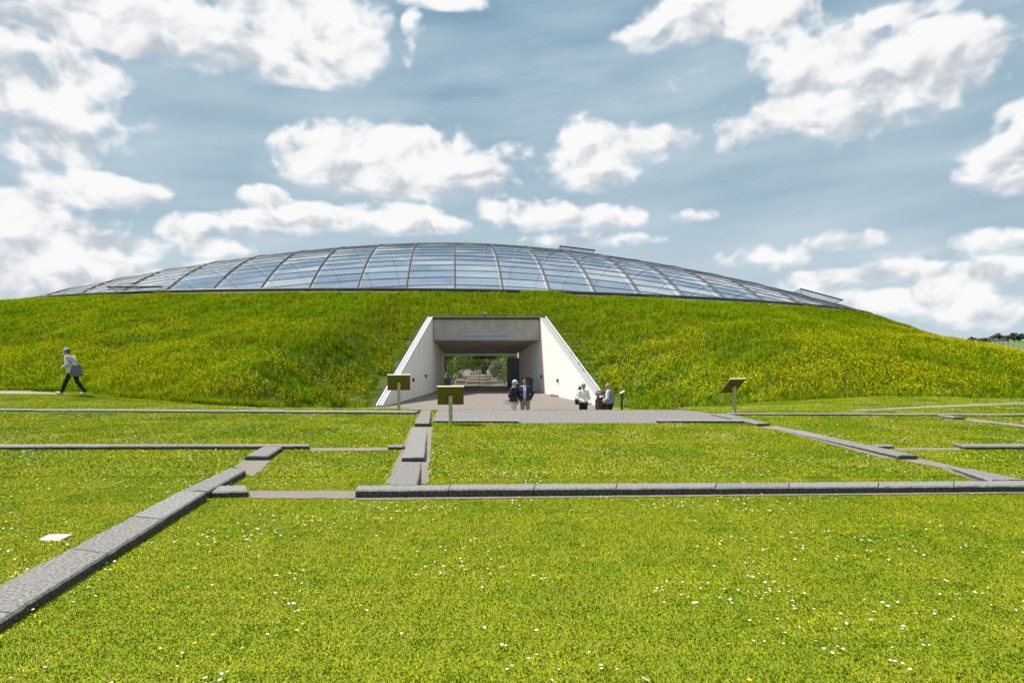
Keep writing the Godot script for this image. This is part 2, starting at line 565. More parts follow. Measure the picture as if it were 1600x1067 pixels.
func setup_plan() -> void:
	var pts := [[51.0, 80], [49.5, 70], [43.5, 57], [35.5, 39], [27, 25], [17.8, 23.7], [12.3, 26.3], [6.5, 30], [4.7, 32.2], [-1, 32.3], [-6.5, 32.2], [-8.6, 29.0], [-12, 25.8], [-16, 27.2], [-20.6, 29.2], [-32, 30.5], [-60, 32], [-95, 52], [-108, 82], [-80, 125], [0, 130], [44, 112]]
	var rows: Array = []
	for p in pts:
		var l := dome_uv(p[0], p[1])
		rows.append([atan2(l.y / MB, l.x / MA), sqrt(pow(l.x / MA, 2.0) + pow(l.y / MB, 2.0))])
	rows.sort_custom(func(a, b): return a[0] < b[0])
	for r in rows:
		base_phi.append(r[0]); base_rho.append(r[1])
	plaza = PackedVector2Array([Vector2(-2.75, -18.76), Vector2(-4.7, -24), Vector2(-6.5, -32.3), Vector2(-5.46, -44.2), Vector2(2.15, -44.2), Vector2(4.66, -32.3), Vector2(5.2, -24), Vector2(5.0, -18.76)])
	trench = PackedVector2Array([Vector2(-6.7, -26.0), Vector2(-6.45, -32.2), Vector2(-5.44, -44.3), Vector2(2.13, -44.3), Vector2(4.62, -32.2), Vector2(4.9, -26.0)])


func clipped(cell: PackedVector2Array, holes: Array) -> Array:
	var bits: Array = [cell]
	for hole in holes:
		var next: Array = []
		for b in bits:
			for c in Geometry2D.clip_polygons(b, hole):
				if not Geometry2D.is_polygon_clockwise(c) or Geometry2D.is_polygon_clockwise(b):
					next.append(c)
		bits = next
	return bits


func bounds(p: PackedVector2Array) -> Rect2:
	var r := Rect2(p[0], Vector2.ZERO)
	for q in p: r = r.expand(q)
	return r


func build_ground() -> void:
	var st := st_new()
	st.set_smooth_group(0)
	var pb := bounds(plaza)
	for iz in range(-1, 62):
		for ix in range(-75, 75):
			var c := PackedVector2Array([Vector2(ix, -iz), Vector2(ix + 1, -iz), Vector2(ix + 1, -iz - 1), Vector2(ix, -iz - 1)])
			var deep := 0
			for p in c:
				if -p.y > 22.0 and mound_t(p.x, -p.y) < 0.93: deep += 1
			if deep == 4: continue
			var bits: Array = [c]
			if bounds(c).intersects(pb): bits = clipped(c, [plaza])
			for b in bits:
				var ids := Geometry2D.triangulate_polygon(b)
				for k in range(0, ids.size(), 3):
					var v: Array = []
					for j in 3:
						var q: Vector2 = b[ids[k + j]]
						v.append(Vector3(q.x, g_level(q.x, -q.y), q.y))
					tri(st, v[0], v[1], v[2], Vector3.UP)
	# the land beyond
	var X := [-1500.0, -75.0, 75.0, 1500.0]
	var Z := [1500.0, 1.0, -62.0, -1600.0]
	for i in 3:
		for j in 3:
			if i == 1 and j == 1: continue
			if i == 1 and j == 2:      # leave out what lies under the glasshouse
				quad(st, Vector3(-75, 0, -132), Vector3(75, 0, -132), Vector3(75, 0, -1600), Vector3(-75, 0, -1600), Vector3.UP)
				quad(st, Vector3(66, 0, -62), Vector3(75, 0, -62), Vector3(75, 0, -132), Vector3(66, 0, -132), Vector3.UP)
				continue
			quad(st, Vector3(X[i], 0, Z[j]), Vector3(X[i + 1], 0, Z[j]), Vector3(X[i + 1], 0, Z[j + 1]), Vector3(X[i], 0, Z[j + 1]), Vector3.UP)
	tag(piece("lawn", done(st), mats.soil), "", "", "", "structure")


func build_mound() -> void:
	var st := st_new()
	st.set_smooth_group(0)
	var tb := bounds(trench).grow(0.5)
	var NP := 700
	var NT := 26
	var phis := PackedFloat32Array()
	var rbs := PackedFloat32Array()
	for i in NP + 1:
		var ph := TAU * i / NP
		phis.append(ph); rbs.append(rho_base(ph))
	for i in NP:
		for j in NT:
			var c := PackedVector2Array()
			for k in [[0, 0], [1, 0], [1, 1], [0, 1]]:
				var t: float = 1.03 * (j + k[1]) / NT
				var rho := 1.0 + t * (rbs[i + k[0]] - 1.0)
				var xd := dome_xd(rho * MA * cos(phis[i + k[0]]), rho * MB * sin(phis[i + k[0]]))
				c.append(Vector2(xd.x, -xd.y))
			var bits: Array = [c]
			if bounds(c).intersects(tb):
				bits = clipped(c, [trench])
			for b in bits:
				var ids := Geometry2D.triangulate_polygon(b)
				for k in range(0, ids.size(), 3):
					var v: Array = []
					for n in 3:
						var q: Vector2 = b[ids[k + n]]
						var t := mound_t(q.x, -q.y)
						v.append(Vector3(q.x, mound_y(q.x, -q.y, t) - (0.12 if t > 1.01 else 0.0), q.y))
					tri(st, v[0], v[1], v[2], Vector3.UP)
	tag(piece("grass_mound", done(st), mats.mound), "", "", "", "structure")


func sheet(pts: Array, y: float) -> ArrayMesh:
	var p := PackedVector2Array()
	for q in pts: p.append(Vector2(q.x, q.z) if q is Vector3 else q)
	var st := st_new()
	var ids := Geometry2D.triangulate_polygon(p)
	for k in range(0, ids.size(), 3):
		tri(st, Vector3(p[ids[k]].x, y, p[ids[k]].y), Vector3(p[ids[k + 1]].x, y, p[ids[k + 1]].y), Vector3(p[ids[k + 2]].x, y, p[ids[k + 2]].y), Vector3.UP)
	return done(st)


func ragged(pts: Array, step: float, amp: float) -> Array:   # an outline worn to an uneven edge
	var out: Array = []
	for i in pts.size():
		var a: Vector3 = pts[i]
		var b: Vector3 = pts[(i + 1) % pts.size()]
		var n := maxi(1, int(a.distance_to(b) / step))
		var side := (b - a).cross(Vector3.UP).normalized()
		for k in n:
			var p := a.lerp(b, float(k) / n)
			out.append(p + side * tone.get_noise_2d(p.x * 18.0 + 40.0, p.z * 18.0) * amp)
	return out


func no_grass(pts: Array) -> void:
	var p := PackedVector2Array()
	for q in pts: p.append(Vector2(q.x, q.z))
	solids.append([p, bounds(p)])


func build_forecourt() -> void:
	var st := st_new()
	quad(st, Vector3(-2.75, 0.0, -18.76), Vector3(5.0, 0.0, -18.76), Vector3(5.2, DIP, -20.6), Vector3(-3.3, DIP, -20.6), Vector3.UP)
	var rows := [[-3.3, 5.2, 20.6, DIP], [-4.7, 5.2, 24.0, DIP], [-5.65, 4.95, 28.2, DIP], [-6.28, 4.74, 31.0, FLOOR], [-6.5, 4.66, 32.3, FLOOR], [-5.5, 2.2, 44.2, FLOOR], [-5.4, 1.0, 53.5, FLOOR]]
	for k in rows.size() - 1:
		var p = rows[k]; var q = rows[k + 1]
		quad(st, Vector3(p[0], p[3], -p[2]), Vector3(p[1], p[3], -p[2]), Vector3(q[1], q[3], -q[2]), Vector3(q[0], q[3], -q[2]), Vector3.UP)
	tag(piece("forecourt_pavement", done(st), mats.tarmac), "", "", "", "structure")
	# the bank that holds the lawn above it
	st = st_new()
	for pr in [[0, 1], [1, 2], [5, 6], [6, 7]]:
		var a := plaza[pr[0]]; var b := plaza[pr[1]]
		for k in 6:
			var p := a.lerp(b, k / 6.0); var q := a.lerp(b, (k + 1) / 6.0)
			var inward := Vector3(-1.0 - p.x, 0, -30.0 - p.y)
			quad(st, Vector3(p.x, -1.4, p.y), Vector3(q.x, -1.4, q.y), Vector3(q.x, g_level(q.x, -q.y), q.y), Vector3(p.x, g_level(p.x, -p.y), p.y), inward)
	tag(piece("earth_bank", done(st), mats.mound), "", "", "", "structure")
	var lip := [on(676, 657), on(740, 660.5), on(812, 661.5), on(1025, 661.5), on(1110, 660), on(1158, 655), on(1109, 645.6), on(1070, 641.05), on(684, 641.05)]
	tag(piece("paved_landing", sheet(lip, 0.006), mats.pave), "", "", "", "structure")
	no_grass(lip)
	# worn gravel where the foundations are broken, and the paths
	var strips := [
		["gravel_strip", [on(388, 767.5), on(388, 779.5), on(556, 779.5), on(556, 767.5)]],
		["gravel_strip", [on(366, 729), on(380, 719), on(424, 719), on(410, 734), on(395, 745), on(383, 741)]],
		["gravel_strip", [on(483, 700.5), on(606, 700.0), on(606, 704.5), on(483, 705.5)]],
		["gravel_strip", [on(603, 757), on(668, 757), on(676, 668), on(643, 668)]],
		["gravel_strip", [on(1186, 667), on(1214, 666), on(1262, 676), on(1218, 673)]],
		["gravel_strip", [on(1214, 672), on(1240, 676), on(1408, 719), on(1380, 716)]],
		["gravel_strip", [on(1396, 717), on(1438, 717), on(1518, 735), on(1484, 734)]],
		["gravel_strip", [on(1486, 732), on(1560, 754), on(1530, 753), on(1470, 733)]],
		["gravel_strip", [on(1396, 700.5), on(1500, 700.5), on(1504, 704), on(1396, 704)]],
		["gravel_strip", [on(1500, 655.5), on(1524, 655.0), on(1566, 660.5), on(1540, 661.5)]],
		["gravel_strip", [on(556, 779), on(1620, 768.5), on(1620, 771), on(556, 782)]]]
	for s in strips:
		var e := ragged(s[1], 0.12, 0.035)
		tag(piece(s[0], sheet(e, 0.008), mats.gravel), "", "", "", "structure")
		no_grass(e)
	var left_path := [on(-400, 607.5), on(40, 611.3), on(90, 614.3), on(112, 616.8), on(60, 616.0), on(-400, 612)]
	tag(piece("gravel_path", sheet(ragged(left_path, 0.5, 0.08), 0.010), mats.gravel), "", "", "", "structure")
	no_grass(left_path)
	var right_path := [on(1330, 640.5), on(1450, 634), on(1600, 629), on(1900, 625), on(1900, 629), on(1600, 632), on(1450, 637.0), on(1340, 643)]
	for k in 8: right_path[k].y = 0.0
	var rp := ragged(right_path, 0.5, 0.08)
	var st2 := st_new()
	var pv := PackedVector2Array()
	for q in rp: pv.append(Vector2(q.x, q.z))
	var idr := Geometry2D.triangulate_polygon(pv)
	for k in range(0, idr.size(), 3):
		var v: Array = []
		for j in 3: v.append(Vector3(pv[idr[k + j]].x, g_level(pv[idr[k + j]].x, -pv[idr[k + j]].y) + 0.012, pv[idr[k + j]].y))
		tri(st2, v[0], v[1], v[2], Vector3.UP)
	tag(piece("worn_path", done(st2), mats.gravel), "", "", "", "structure")


# ---------------------------------------------------------------- the portal
func wall_prism(st: SurfaceTool, a: Vector2, b: Vector2, thick: float, ya: float, yb: float, low: float, side: float) -> void:
	# a, b: plan of the inner face; outer lies to side * X
	var o := Vector2(side * thick, 0)
	var A := Vector3(a.x, 0, a.y); var B := Vector3(b.x, 0, b.y)
	var O := Vector3(o.x, 0, 0)
	var up := Vector3.UP
	quad(st, A + up * low, B + up * low, B + up * yb, A + up * ya, -O)
	quad(st, A + O + up * low, B + O + up * low, B + O + up * yb, A + O + up * ya, O)
	quad(st, A + up * ya, B + up * yb, B + O + up * yb, A + O + up * ya, up)
	quad(st, A + up * low, A + O + up * low, A + O + up * ya, A + up * ya, (A - B))
	quad(st, B + up * low, B + O + up * low, B + O + up * yb, B + up * yb, (B - A))


func build_portal() -> void:
	var t := thing("entrance_portal", "pale sloping wing walls and concrete lintel of the tunnel entrance cut into the grass mound", "entrance", Vector3(-1.6, FLOOR, -FAS))
	var o := t.position
	var L0 := Vector2(-5.11, -FAS); var L1 := Vector2(-6.12, -32.25)
	var Rr0 := Vector2(1.80, -FAS); var R1 := Vector2(4.30, -32.25)
	var Lb := Vector2(-5.05, -DOOR - 0.4); var Rb := Vector2(0.40, -DOOR - 0.4)
	var sh := func(m: ArrayMesh, nm: String, mat: Material, parent: Node, label := ""):
		var p := part(nm, m, mat, parent, -o if parent == t else Vector3.ZERO)
		if label: p.set_meta("label", label)
		return p
	# walls: wing, then the reveal inside the tunnel
	for s in [-1.0, 1.0]:
		var a: Vector2 = L0 if s < 0 else Rr0
		var b: Vector2 = L1 if s < 0 else R1
		var c: Vector2 = Lb if s < 0 else Rb
		var st := st_new()
		wall_prism(st, a, b, 0.34, 3.80, -0.98, -1.3, s)
		wall_prism(st, c, a, 0.34, 3.60, 3.80, -1.3, s)
		var w = sh.call(done(st), "wing_wall", mats.render, t)
		# metal coping with upstand rails along the slope
		var A := Vector3(a.x, 3.80, a.y); var B := Vector3(b.x, -0.98, b.y)
		var X := Vector3(s, 0, 0)
		st = st_new()
		var dir := (A - B).normalized()
		var nrm := (Vector3.UP - dir * dir.y).normalized()
		var bx := nrm.cross(dir).normalized()
		if bx.dot(X) < 0.0: bx = -bx
		var bas := Basis(bx, nrm, bx.cross(nrm))
		var mid := (A + B) * 0.5
		var len := A.distance_to(B)
		if s < 0:
			for k in [0.03, 0.155, 0.285]:
				add_box(st, mid + X * k + nrm * 0.045, Vector3(0.075, 0.07, len), 0.01, bas)
			sh.call(done(st), "coping_rail", mats.capping, w, "").position = -Vector3.ZERO
			st = st_new()
			add_box(st, mid + X * 0.17 + nrm * 0.006, Vector3(0.36, 0.02, len), 0.004, bas)
			sh.call(done(st), "coping_base", mats.dark_metal, w, "")
		else:
			add_box(st, mid + X * 0.16 + nrm * 0.02, Vector3(0.38, 0.04, len), 0.01, bas)
			sh.call(done(st), "coping", mats.zinc, w, "")
			st = st_new()
			add_box(st, mid + X * 0.36 + nrm * 0.10, Vector3(0.05, 0.05, len), 0.01, bas)
			sh.call(done(st), "coping_rail", mats.capping, w, "")
			for k in 9:
				st = st_new()
				add_box(st, B.lerp(A, (k + 0.5) / 9.0) + X * 0.36 + nrm * 0.055, Vector3(0.035, 0.07, 0.05), 0.004, bas)
				sh.call(done(st), "rail_bracket", mats.dark_metal, w, "")
		st = st_new()      # black strip painting in the shadow gap between wall and grass
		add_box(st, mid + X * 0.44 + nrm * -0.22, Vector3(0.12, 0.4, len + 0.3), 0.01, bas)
		sh.call(done(st), "shadow_strip", mats.shadow_gap, w, "")
		# bulkhead lights
		var spots: Array = [[0.20, 1.05], [0.48, 0.95], [0.74, 0.95]] if s < 0 else [[0.05, 0.95], [0.36, 0.85], [0.72, 0.62]]
		for q in spots:
			var p: Vector2 = a.lerp(b, q[0])
			var lamp := part("wall_light", lathe([Vector2(0.0, 0.0), Vector2(0.07, 0.0), Vector2(0.085, 0.06), Vector2(0.06, 0.16), Vector2(0.0, 0.18)], 10), mats.dark_metal, t, Vector3(p.x - s * 0.05, FLOOR + q[1], p.y) - o)
			lamp.scale = Vector3(0.9, 1.1, 0.9)
	# lintel
	var st := st_new()
	var w0 := L0.x + 0.02
	var w1 := Rr0.x - 0.02
	add_box(st, Vector3((w0 + w1) / 2, 3.06, -FAS - 0.2), Vector3(w1 - w0, 1.30, 0.4), 0.02)
	var lintel = sh.call(done(st), "lintel", mats.concrete, t)
	st = st_new()
	add_box(st, Vector3((w0 + w1) / 2, 2.385, -FAS - 0.17), Vector3(w1 - w0, 0.06, 0.44), 0.008)
	sh.call(done(st), "lintel_lip", mats.concrete, lintel)
	for x in [-3.42, -1.42, 0.25]:
		st = st_new()
		add_box(st, Vector3(x, 3.06, -FAS + 0.002), Vector3(0.018, 1.27, 0.012), 0.002)
		sh.call(done(st), "lintel_joint", mats.stain, lintel)
	st = st_new()
	add_box(st, Vector3((L0.x + Rr0.x) / 2, 3.77, -FAS - 0.15), Vector3(Rr0.x - L0.x + 0.7, 0.12, 0.5), 0.01)
	sh.call(done(st), "roof_edge", mats.dark_metal, lintel)
	st = st_new()
	add_tube(st, [Vector3(L0.x - 0.3, 3.97, -FAS - 0.3), Vector3(Rr0.x + 0.3, 3.97, -FAS - 0.3)], 0.018, 6)
	for k in 9:
		var x := lerpf(L0.x - 0.2, Rr0.x + 0.2, k / 8.0)
		add_tube(st, [Vector3(x, 3.8, -FAS - 0.3), Vector3(x, 3.97, -FAS - 0.3)], 0.014, 6)
	sh.call(done(st), "guard_rail", mats.grey_metal, lintel)
	# soffit slopes down towards the doors
	st = st_new()
	var f0 := Vector3(L0.x + 0.03, 2.35, -FAS - 0.4); var f1 := Vector3(Rr0.x - 0.03, 2.35, -FAS - 0.4)
	var b0 := Vector3(Lb.x + 0.03, 1.50, -DOOR); var b1 := Vector3(Rb.x - 0.03, 1.50, -DOOR)
	quad(st, f0, f1, b1, b0, Vector3.DOWN)
	var r := Vector3(0, 0.25, 0)
	var hi0 := Vector3(f0.x, 3.7, f0.z); var hi1 := Vector3(f1.x, 3.7, f1.z)
	quad(st, hi0, hi1, b1 + Vector3(0, 3.0, 0), b0 + Vector3(0, 3.0, 0), Vector3.UP)
	quad(st, b0, b1, b1 + Vector3(0, 3.0, 0), b0 + Vector3(0, 3.0, 0), Vector3(0, 0, -1))
	sh.call(done(st), "soffit", mats.soffit, t)
	# small weeds at the foot of the right wall and dark runs under the coping
	for q in [0.30, 0.36, 0.70, 0.73, 0.86]:
		var p: Vector2 = Rr0.lerp(R1, q)
		var wd := part("weed", patch(int(q * 100.0), 0.28, 60, 0.05, 0.16, 0.010, 1.0, [Color(0.12, 0.20, 0.02), Color(0.18, 0.24, 0.03)]), mats.lawn_blade, t, Vector3(p.x - 0.14, FLOOR, p.y) - o)
		tag(wd, "", "", "", "stuff")
	# lettering on its pale strip
	st = st_new()
	add_box(st, at_d(759, 525.3, FAS - 0.015), Vector3(3.22, 0.36, 0.03), 0.006)
	var strip = sh.call(done(st), "name_strip", flat(Color(0.36, 0.37, 0.46), 0.6), lintel)
	var tm := TextMesh.new()
	tm.text = "GREAT GLASSHOUSE  TŶ GWYDR MAWR"
	var sf := SystemFont.new()
	sf.font_names = PackedStringArray(["Droid Sans"])
	tm.font = sf
	tm.font_size = 20
	tm.pixel_size = 0.0082
	tm.depth = 0.012
	var bb := tm.get_aabb()
	var tx := part("lettering", tm, flat(Color(0.17, 0.18, 0.30), 0.5), strip, at_d(759, 525.3, FAS - 0.04))
	if bb.size.x > 0.01: tx.scale = Vector3(3.0 / bb.size.x, 0.9 * 3.0 / bb.size.x, 1.0)
	# glazed screen with the doors
	var door := part("glazed_screen", box_mesh(Vector3(5.4, 0.16, 0.14), 0.01), mats.pale_steel, t, Vector3(-2.33, 1.40, -DOOR + 0.1) - o)
	var z := 0.0
	var add := func(nm: String, c: Vector3, s: Vector3, mat: Material):
		return part(nm, box_mesh(s, 0.005), mat, door, c - Vector3(-2.33, 1.40, 0))
	for x in [-5.0, -4.45, -2.40, -0.35, 0.34]:
		add.call("mullion", Vector3(x, 0.16, z), Vector3(0.035, 2.32, 0.07), mats.grey_metal)
	add.call("threshold", Vector3(-2.33, -0.97, z), Vector3(5.4, 0.10, 0.16), mats.dark_metal)
	add.call("side_panel", Vector3(-4.74, -0.62, z), Vector3(0.5, 0.6, 0.05), mats.grey_metal)
	add.call("side_panel", Vector3(0.14, 0.05, z + 0.03), Vector3(0.94, 2.2, 0.05), mats.dark_panel)
	for q in [[-4.72, 0.5], [-3.42, 1.98], [-1.38, 1.98]]:
		add.call("door_pane", Vector3(q[0], 0.06, z), Vector3(q[1], 2.05, 0.012), mats.door_glass)
	for x in [-3.75, -1.0]:
		add.call("notice_board", Vector3(x, 0.55, z + 0.10), Vector3(0.62, 0.26, 0.03), flat(Color(0.62, 0.55, 0.58), 0.6))
		add.call("notice_band", Vector3(x, 0.40, z + 0.11), Vector3(0.56, 0.07, 0.03), flat(Color(0.42, 0.10, 0.11), 0.6))
	for x in [-2.5, -2.3]:
		add.call("door_handle", Vector3(x, 0.05, z + 0.08), Vector3(0.03, 0.5, 0.03), mats.pale_steel)


# ---------------------------------------------------------------- the glasshouse
func dome_h(u: float) -> float:
	return DH * (1.0 - pow(absf(u / DA), DHB))


func bof(u: float) -> float:
	var h := maxf(dome_h(u), 0.0)
	return sqrt(maxf(R2 * R2 - (R2 - h) * (R2 - h), 0.0))


func dome_p(u: float, v: float, out := 0.0) -> Vector3:
	var h := dome_h(u) - (R2 - sqrt(R2 * R2 - v * v))
	var xd := dome_xd(u, v)
	var q := u / DA
	var nv := v / R2
	return Vector3(xd.x, DY + maxf(h, 0.0) + DTILT * u + DBOW * (1.0 - q * q), -xd.y) + Vector3(sin(DTH) * nv, sqrt(1.0 - nv * nv), cos(DTH) * nv) * out


func arch_u(k: int) -> float:
	var t := k - 7.3153
	return 3.5988 * t + 0.00341 * t * t * t


func build_glasshouse() -> void:
	var t := thing("great_glasshouse", "wide low glass dome on curved steel arches rising above the grass mound", "glasshouse", Vector3(DX, DY, -DD))
	var o := t.position
	var us: Array = []
	for k in range(-3, 19): us.append(arch_u(k))
	us[0] = maxf(us[0], -DA + 2.0)
	var ends: Array = [-DA + 0.4] + us + [DA - 0.4]
	# arches: a dark outer cap and a white tube inside
	for u in us:
		var b := bof(u)
		var out: Array = []; var ins: Array = []
		var n := 40
		for k in n + 1:
			var v := b * sin(PI * 0.5 * (2.0 * k / n - 1.0))
			out.append(dome_p(u, v, 0.03) - o)
			ins.append(dome_p(u, v, -0.42) - o)
		var arch := part("arch", tube_mesh(out, 0.075, 6), mats.dark_metal, t)
		part("arch_tube", tube_mesh(ins, 0.085, 8), mats.white_steel, arch)
		var st := st_new()
		for k in range(2, n, 4):
			add_tube(st, [out[k], ins[k]], 0.03, 5, false)
		tag(part("arch_strut", done(st), mats.white_steel, arch), "", "", "", "stuff")
	# rim beam
	var rim: Array = []
	var skirt: Array = []
	for k in 161:
		var a := TAU * k / 160.0
		var u := (DA - 0.02) * cos(a)
		var v := bof(u) * signf(sin(a)) if absf(sin(a)) > 0.001 else 0.0
		var p := dome_p(u, v, 0.0)
		rim.append(p + Vector3(0, 0.02, 0) - o)
	part("rim_beam", tube_mesh(rim, 0.13, 8), mats.dark_metal, t)
	var stk := st_new()
	for k in 160:
		quad(stk, rim[k], rim[k + 1], rim[k + 1] + Vector3(0, -0.5, 0), rim[k] + Vector3(0, -0.5, 0), rim[k])
	part("rim_upstand", done(stk), mats.concrete, t)
	# glazing bars run the length of the dome
	var vs: Array = []
	var v := 25.0
	while v > -25.6:
		vs.append(v)
		v -= 1.36
	for vv in vs:
		var pts: Array = []
		# the part of the bar inside the rim
		var umax := 0.0
		for k in 200:
			var u := DA * k / 200.0
			if bof(u) > absf(vv): umax = u
		for k in 49:
			pts.append(dome_p(umax * (k / 24.0 - 1.0), vv, 0.02) - o)
		part("glazing_bar", tube_mesh(pts, 0.027, 5), mats.bar, t)
	# panes: the front ones one by one, the rest of the roof joined
	var r := RandomNumberGenerator.new(); r.seed = 4
	var rest := st_new()
	var edges: Array = [26.5] + vs + [-26.5]
	for j in edges.size() - 1:
		var va: float = edges[j]; var vb: float = edges[j + 1]
		for i in ends.size() - 1:
			var ua: float = ends[i]; var ub: float = ends[i + 1]
			if bof(ua) <= minf(absf(va), absf(vb)) and bof(ub) <= minf(absf(va), absf(vb)): continue
			var q: Array = []
			for c in [[ua, va], [ub, va], [ub, vb], [ua, vb]]:
				var lim := bof(c[0])
				q.append(dome_p(c[0], clampf(c[1], -lim, lim), r.randf_range(-0.022, 0.022)))
			var mid: Vector3 = (q[0] + q[1] + q[2] + q[3]) * 0.25
			var nrm := (mid - Vector3(mid.x, -40.0, -DD)).normalized()
			if vb > 9.5:
				var st := st_new()
				quad(st, q[0] - mid, q[1] - mid, q[2] - mid, q[3] - mid, nrm)
				part("glass_pane", done(st), [mats.glass, mats.glass, mats.glass_deep, mats.glass_deep, mats.glass_pale][r.randi() % 5], t, mid - o)
			else:
				quad(rest, q[0] - o, q[1] - o, q[2] - o, q[3] - o, nrm)
	tag(part("roof_glazing", done(rest), mats.glass, t), "", "", "", "stuff")
	# vents standing open
	for w in [[0, 22.0, 1.3, 0.30], [10, 7.0, 1.3, 0.35], [16, 11.0, 1.3, 0.5]]:
		var ua := arch_u(w[0]); var ub := arch_u(w[0] + 1)
		var lift: float = w[3]
		var a := dome_p(ua, w[1] - w[2], 0.06); var b := dome_p(ub, w[1] - w[2], 0.06)
		var c := dome_p(ub, w[1], 0.06 + lift); var d := dome_p(ua, w[1], 0.06 + lift)
		var st := st_new()
		add_tube(st, [a - o, d - o], 0.02, 5)
		add_tube(st, [b - o, c - o], 0.02, 5)
		add_tube(st, [d - o, c - o], 0.075, 6)
		add_tube(st, [dome_p(ua + 0.2, w[1], 0.0) - o, d - o], 0.025, 5)
		var vent := part("open_vent", done(st), mats.dark_metal, t)
		st = st_new()
		quad(st, a - o, b - o, c - o, d - o, Vector3.UP)
		part("vent_pane", done(st), mats.glass, vent)


# ---------------------------------------------------------------- planting inside
func leaf_crown(st: SurfaceTool, c: Vector3, rad: Vector3, n: int, leaf: float, cols: Array, r: RandomNumberGenerator, lumps := 7) -> void:
	var cs: Array = []
	for k in lumps:
		var d := Vector3(r.randfn(), r.randfn() * 0.8, r.randfn()).normalized() * pow(r.randf(), 0.4) * 0.75
		cs.append([d, r.randf_range(0.28, 0.5), cols[r.randi() % cols.size()]])
	for k in n:
		var l = cs[r.randi() % lumps]
		var d := Vector3(r.randfn(), r.randfn(), r.randfn()).normalized()
		var p: Vector3 = l[0] + d * l[1] * pow(r.randf(), 0.33)
		p = c + p * rad
		var nrm := (d + Vector3(0, 0.5, 0) + Vector3(r.randfn(), r.randfn(), r.randfn()) * 0.5).normalized()
		var x := nrm.cross(Vector3(r.randfn(), r.randfn(), r.randfn())).normalized() * leaf * r.randf_range(0.6, 1.3)
		var y := nrm.cross(x) * 0.5
		var col: Color = l[2] * r.randf_range(0.75, 1.3)
		col.a = 1.0
		st.set_color(col)
		quad(st, p - x, p - y * 0.9, p + x, p + y * 0.9, nrm)


func plant(called: String, label: String, at: Vector3, h: float, w: float, cols: Array, sd: int, trunk := 0.0, n := 1600, leaf := 0.09, category := "shrub", grp := "") -> void:
	var r := RandomNumberGenerator.new(); r.seed = sd
	var t := thing(called, label, category, at, 0.0, grp)
	var st := st_new()
	leaf_crown(st, Vector3(0, trunk + (h - trunk) * 0.5, 0), Vector3(w, (h - trunk) * 0.55, w), n, leaf, cols, r, 9)
	part("crown" if trunk > 0.5 else "foliage", done(st), mats.leaf, t)
	st = st_new()
	var bark := flat(Color(0.10, 0.075, 0.05), 0.9)
	add_tube(st, [Vector3(0, -0.1, 0), Vector3(r.randf_range(-0.1, 0.1), trunk * 0.6 + 0.2, 0), Vector3(r.randf_range(-0.15, 0.15), maxf(trunk, h * 0.5), 0.05)], 0.045 * maxf(h, 1.5), 7, true, 0.015 * h)
	for k in 4:
		var a := k * 1.7 + r.randf()
		add_tube(st, [Vector3(0, maxf(trunk * 0.8, 0.2), 0), Vector3(cos(a) * w * 0.35, trunk + (h - trunk) * 0.35, sin(a) * w * 0.35), Vector3(cos(a) * w * 0.6, trunk + (h - trunk) * 0.7, sin(a) * w * 0.6)], 0.02 * maxf(h, 1.5), 5, true, 0.006 * h)
	part("trunk" if trunk > 0.5 else "stem", done(st), bark, t)


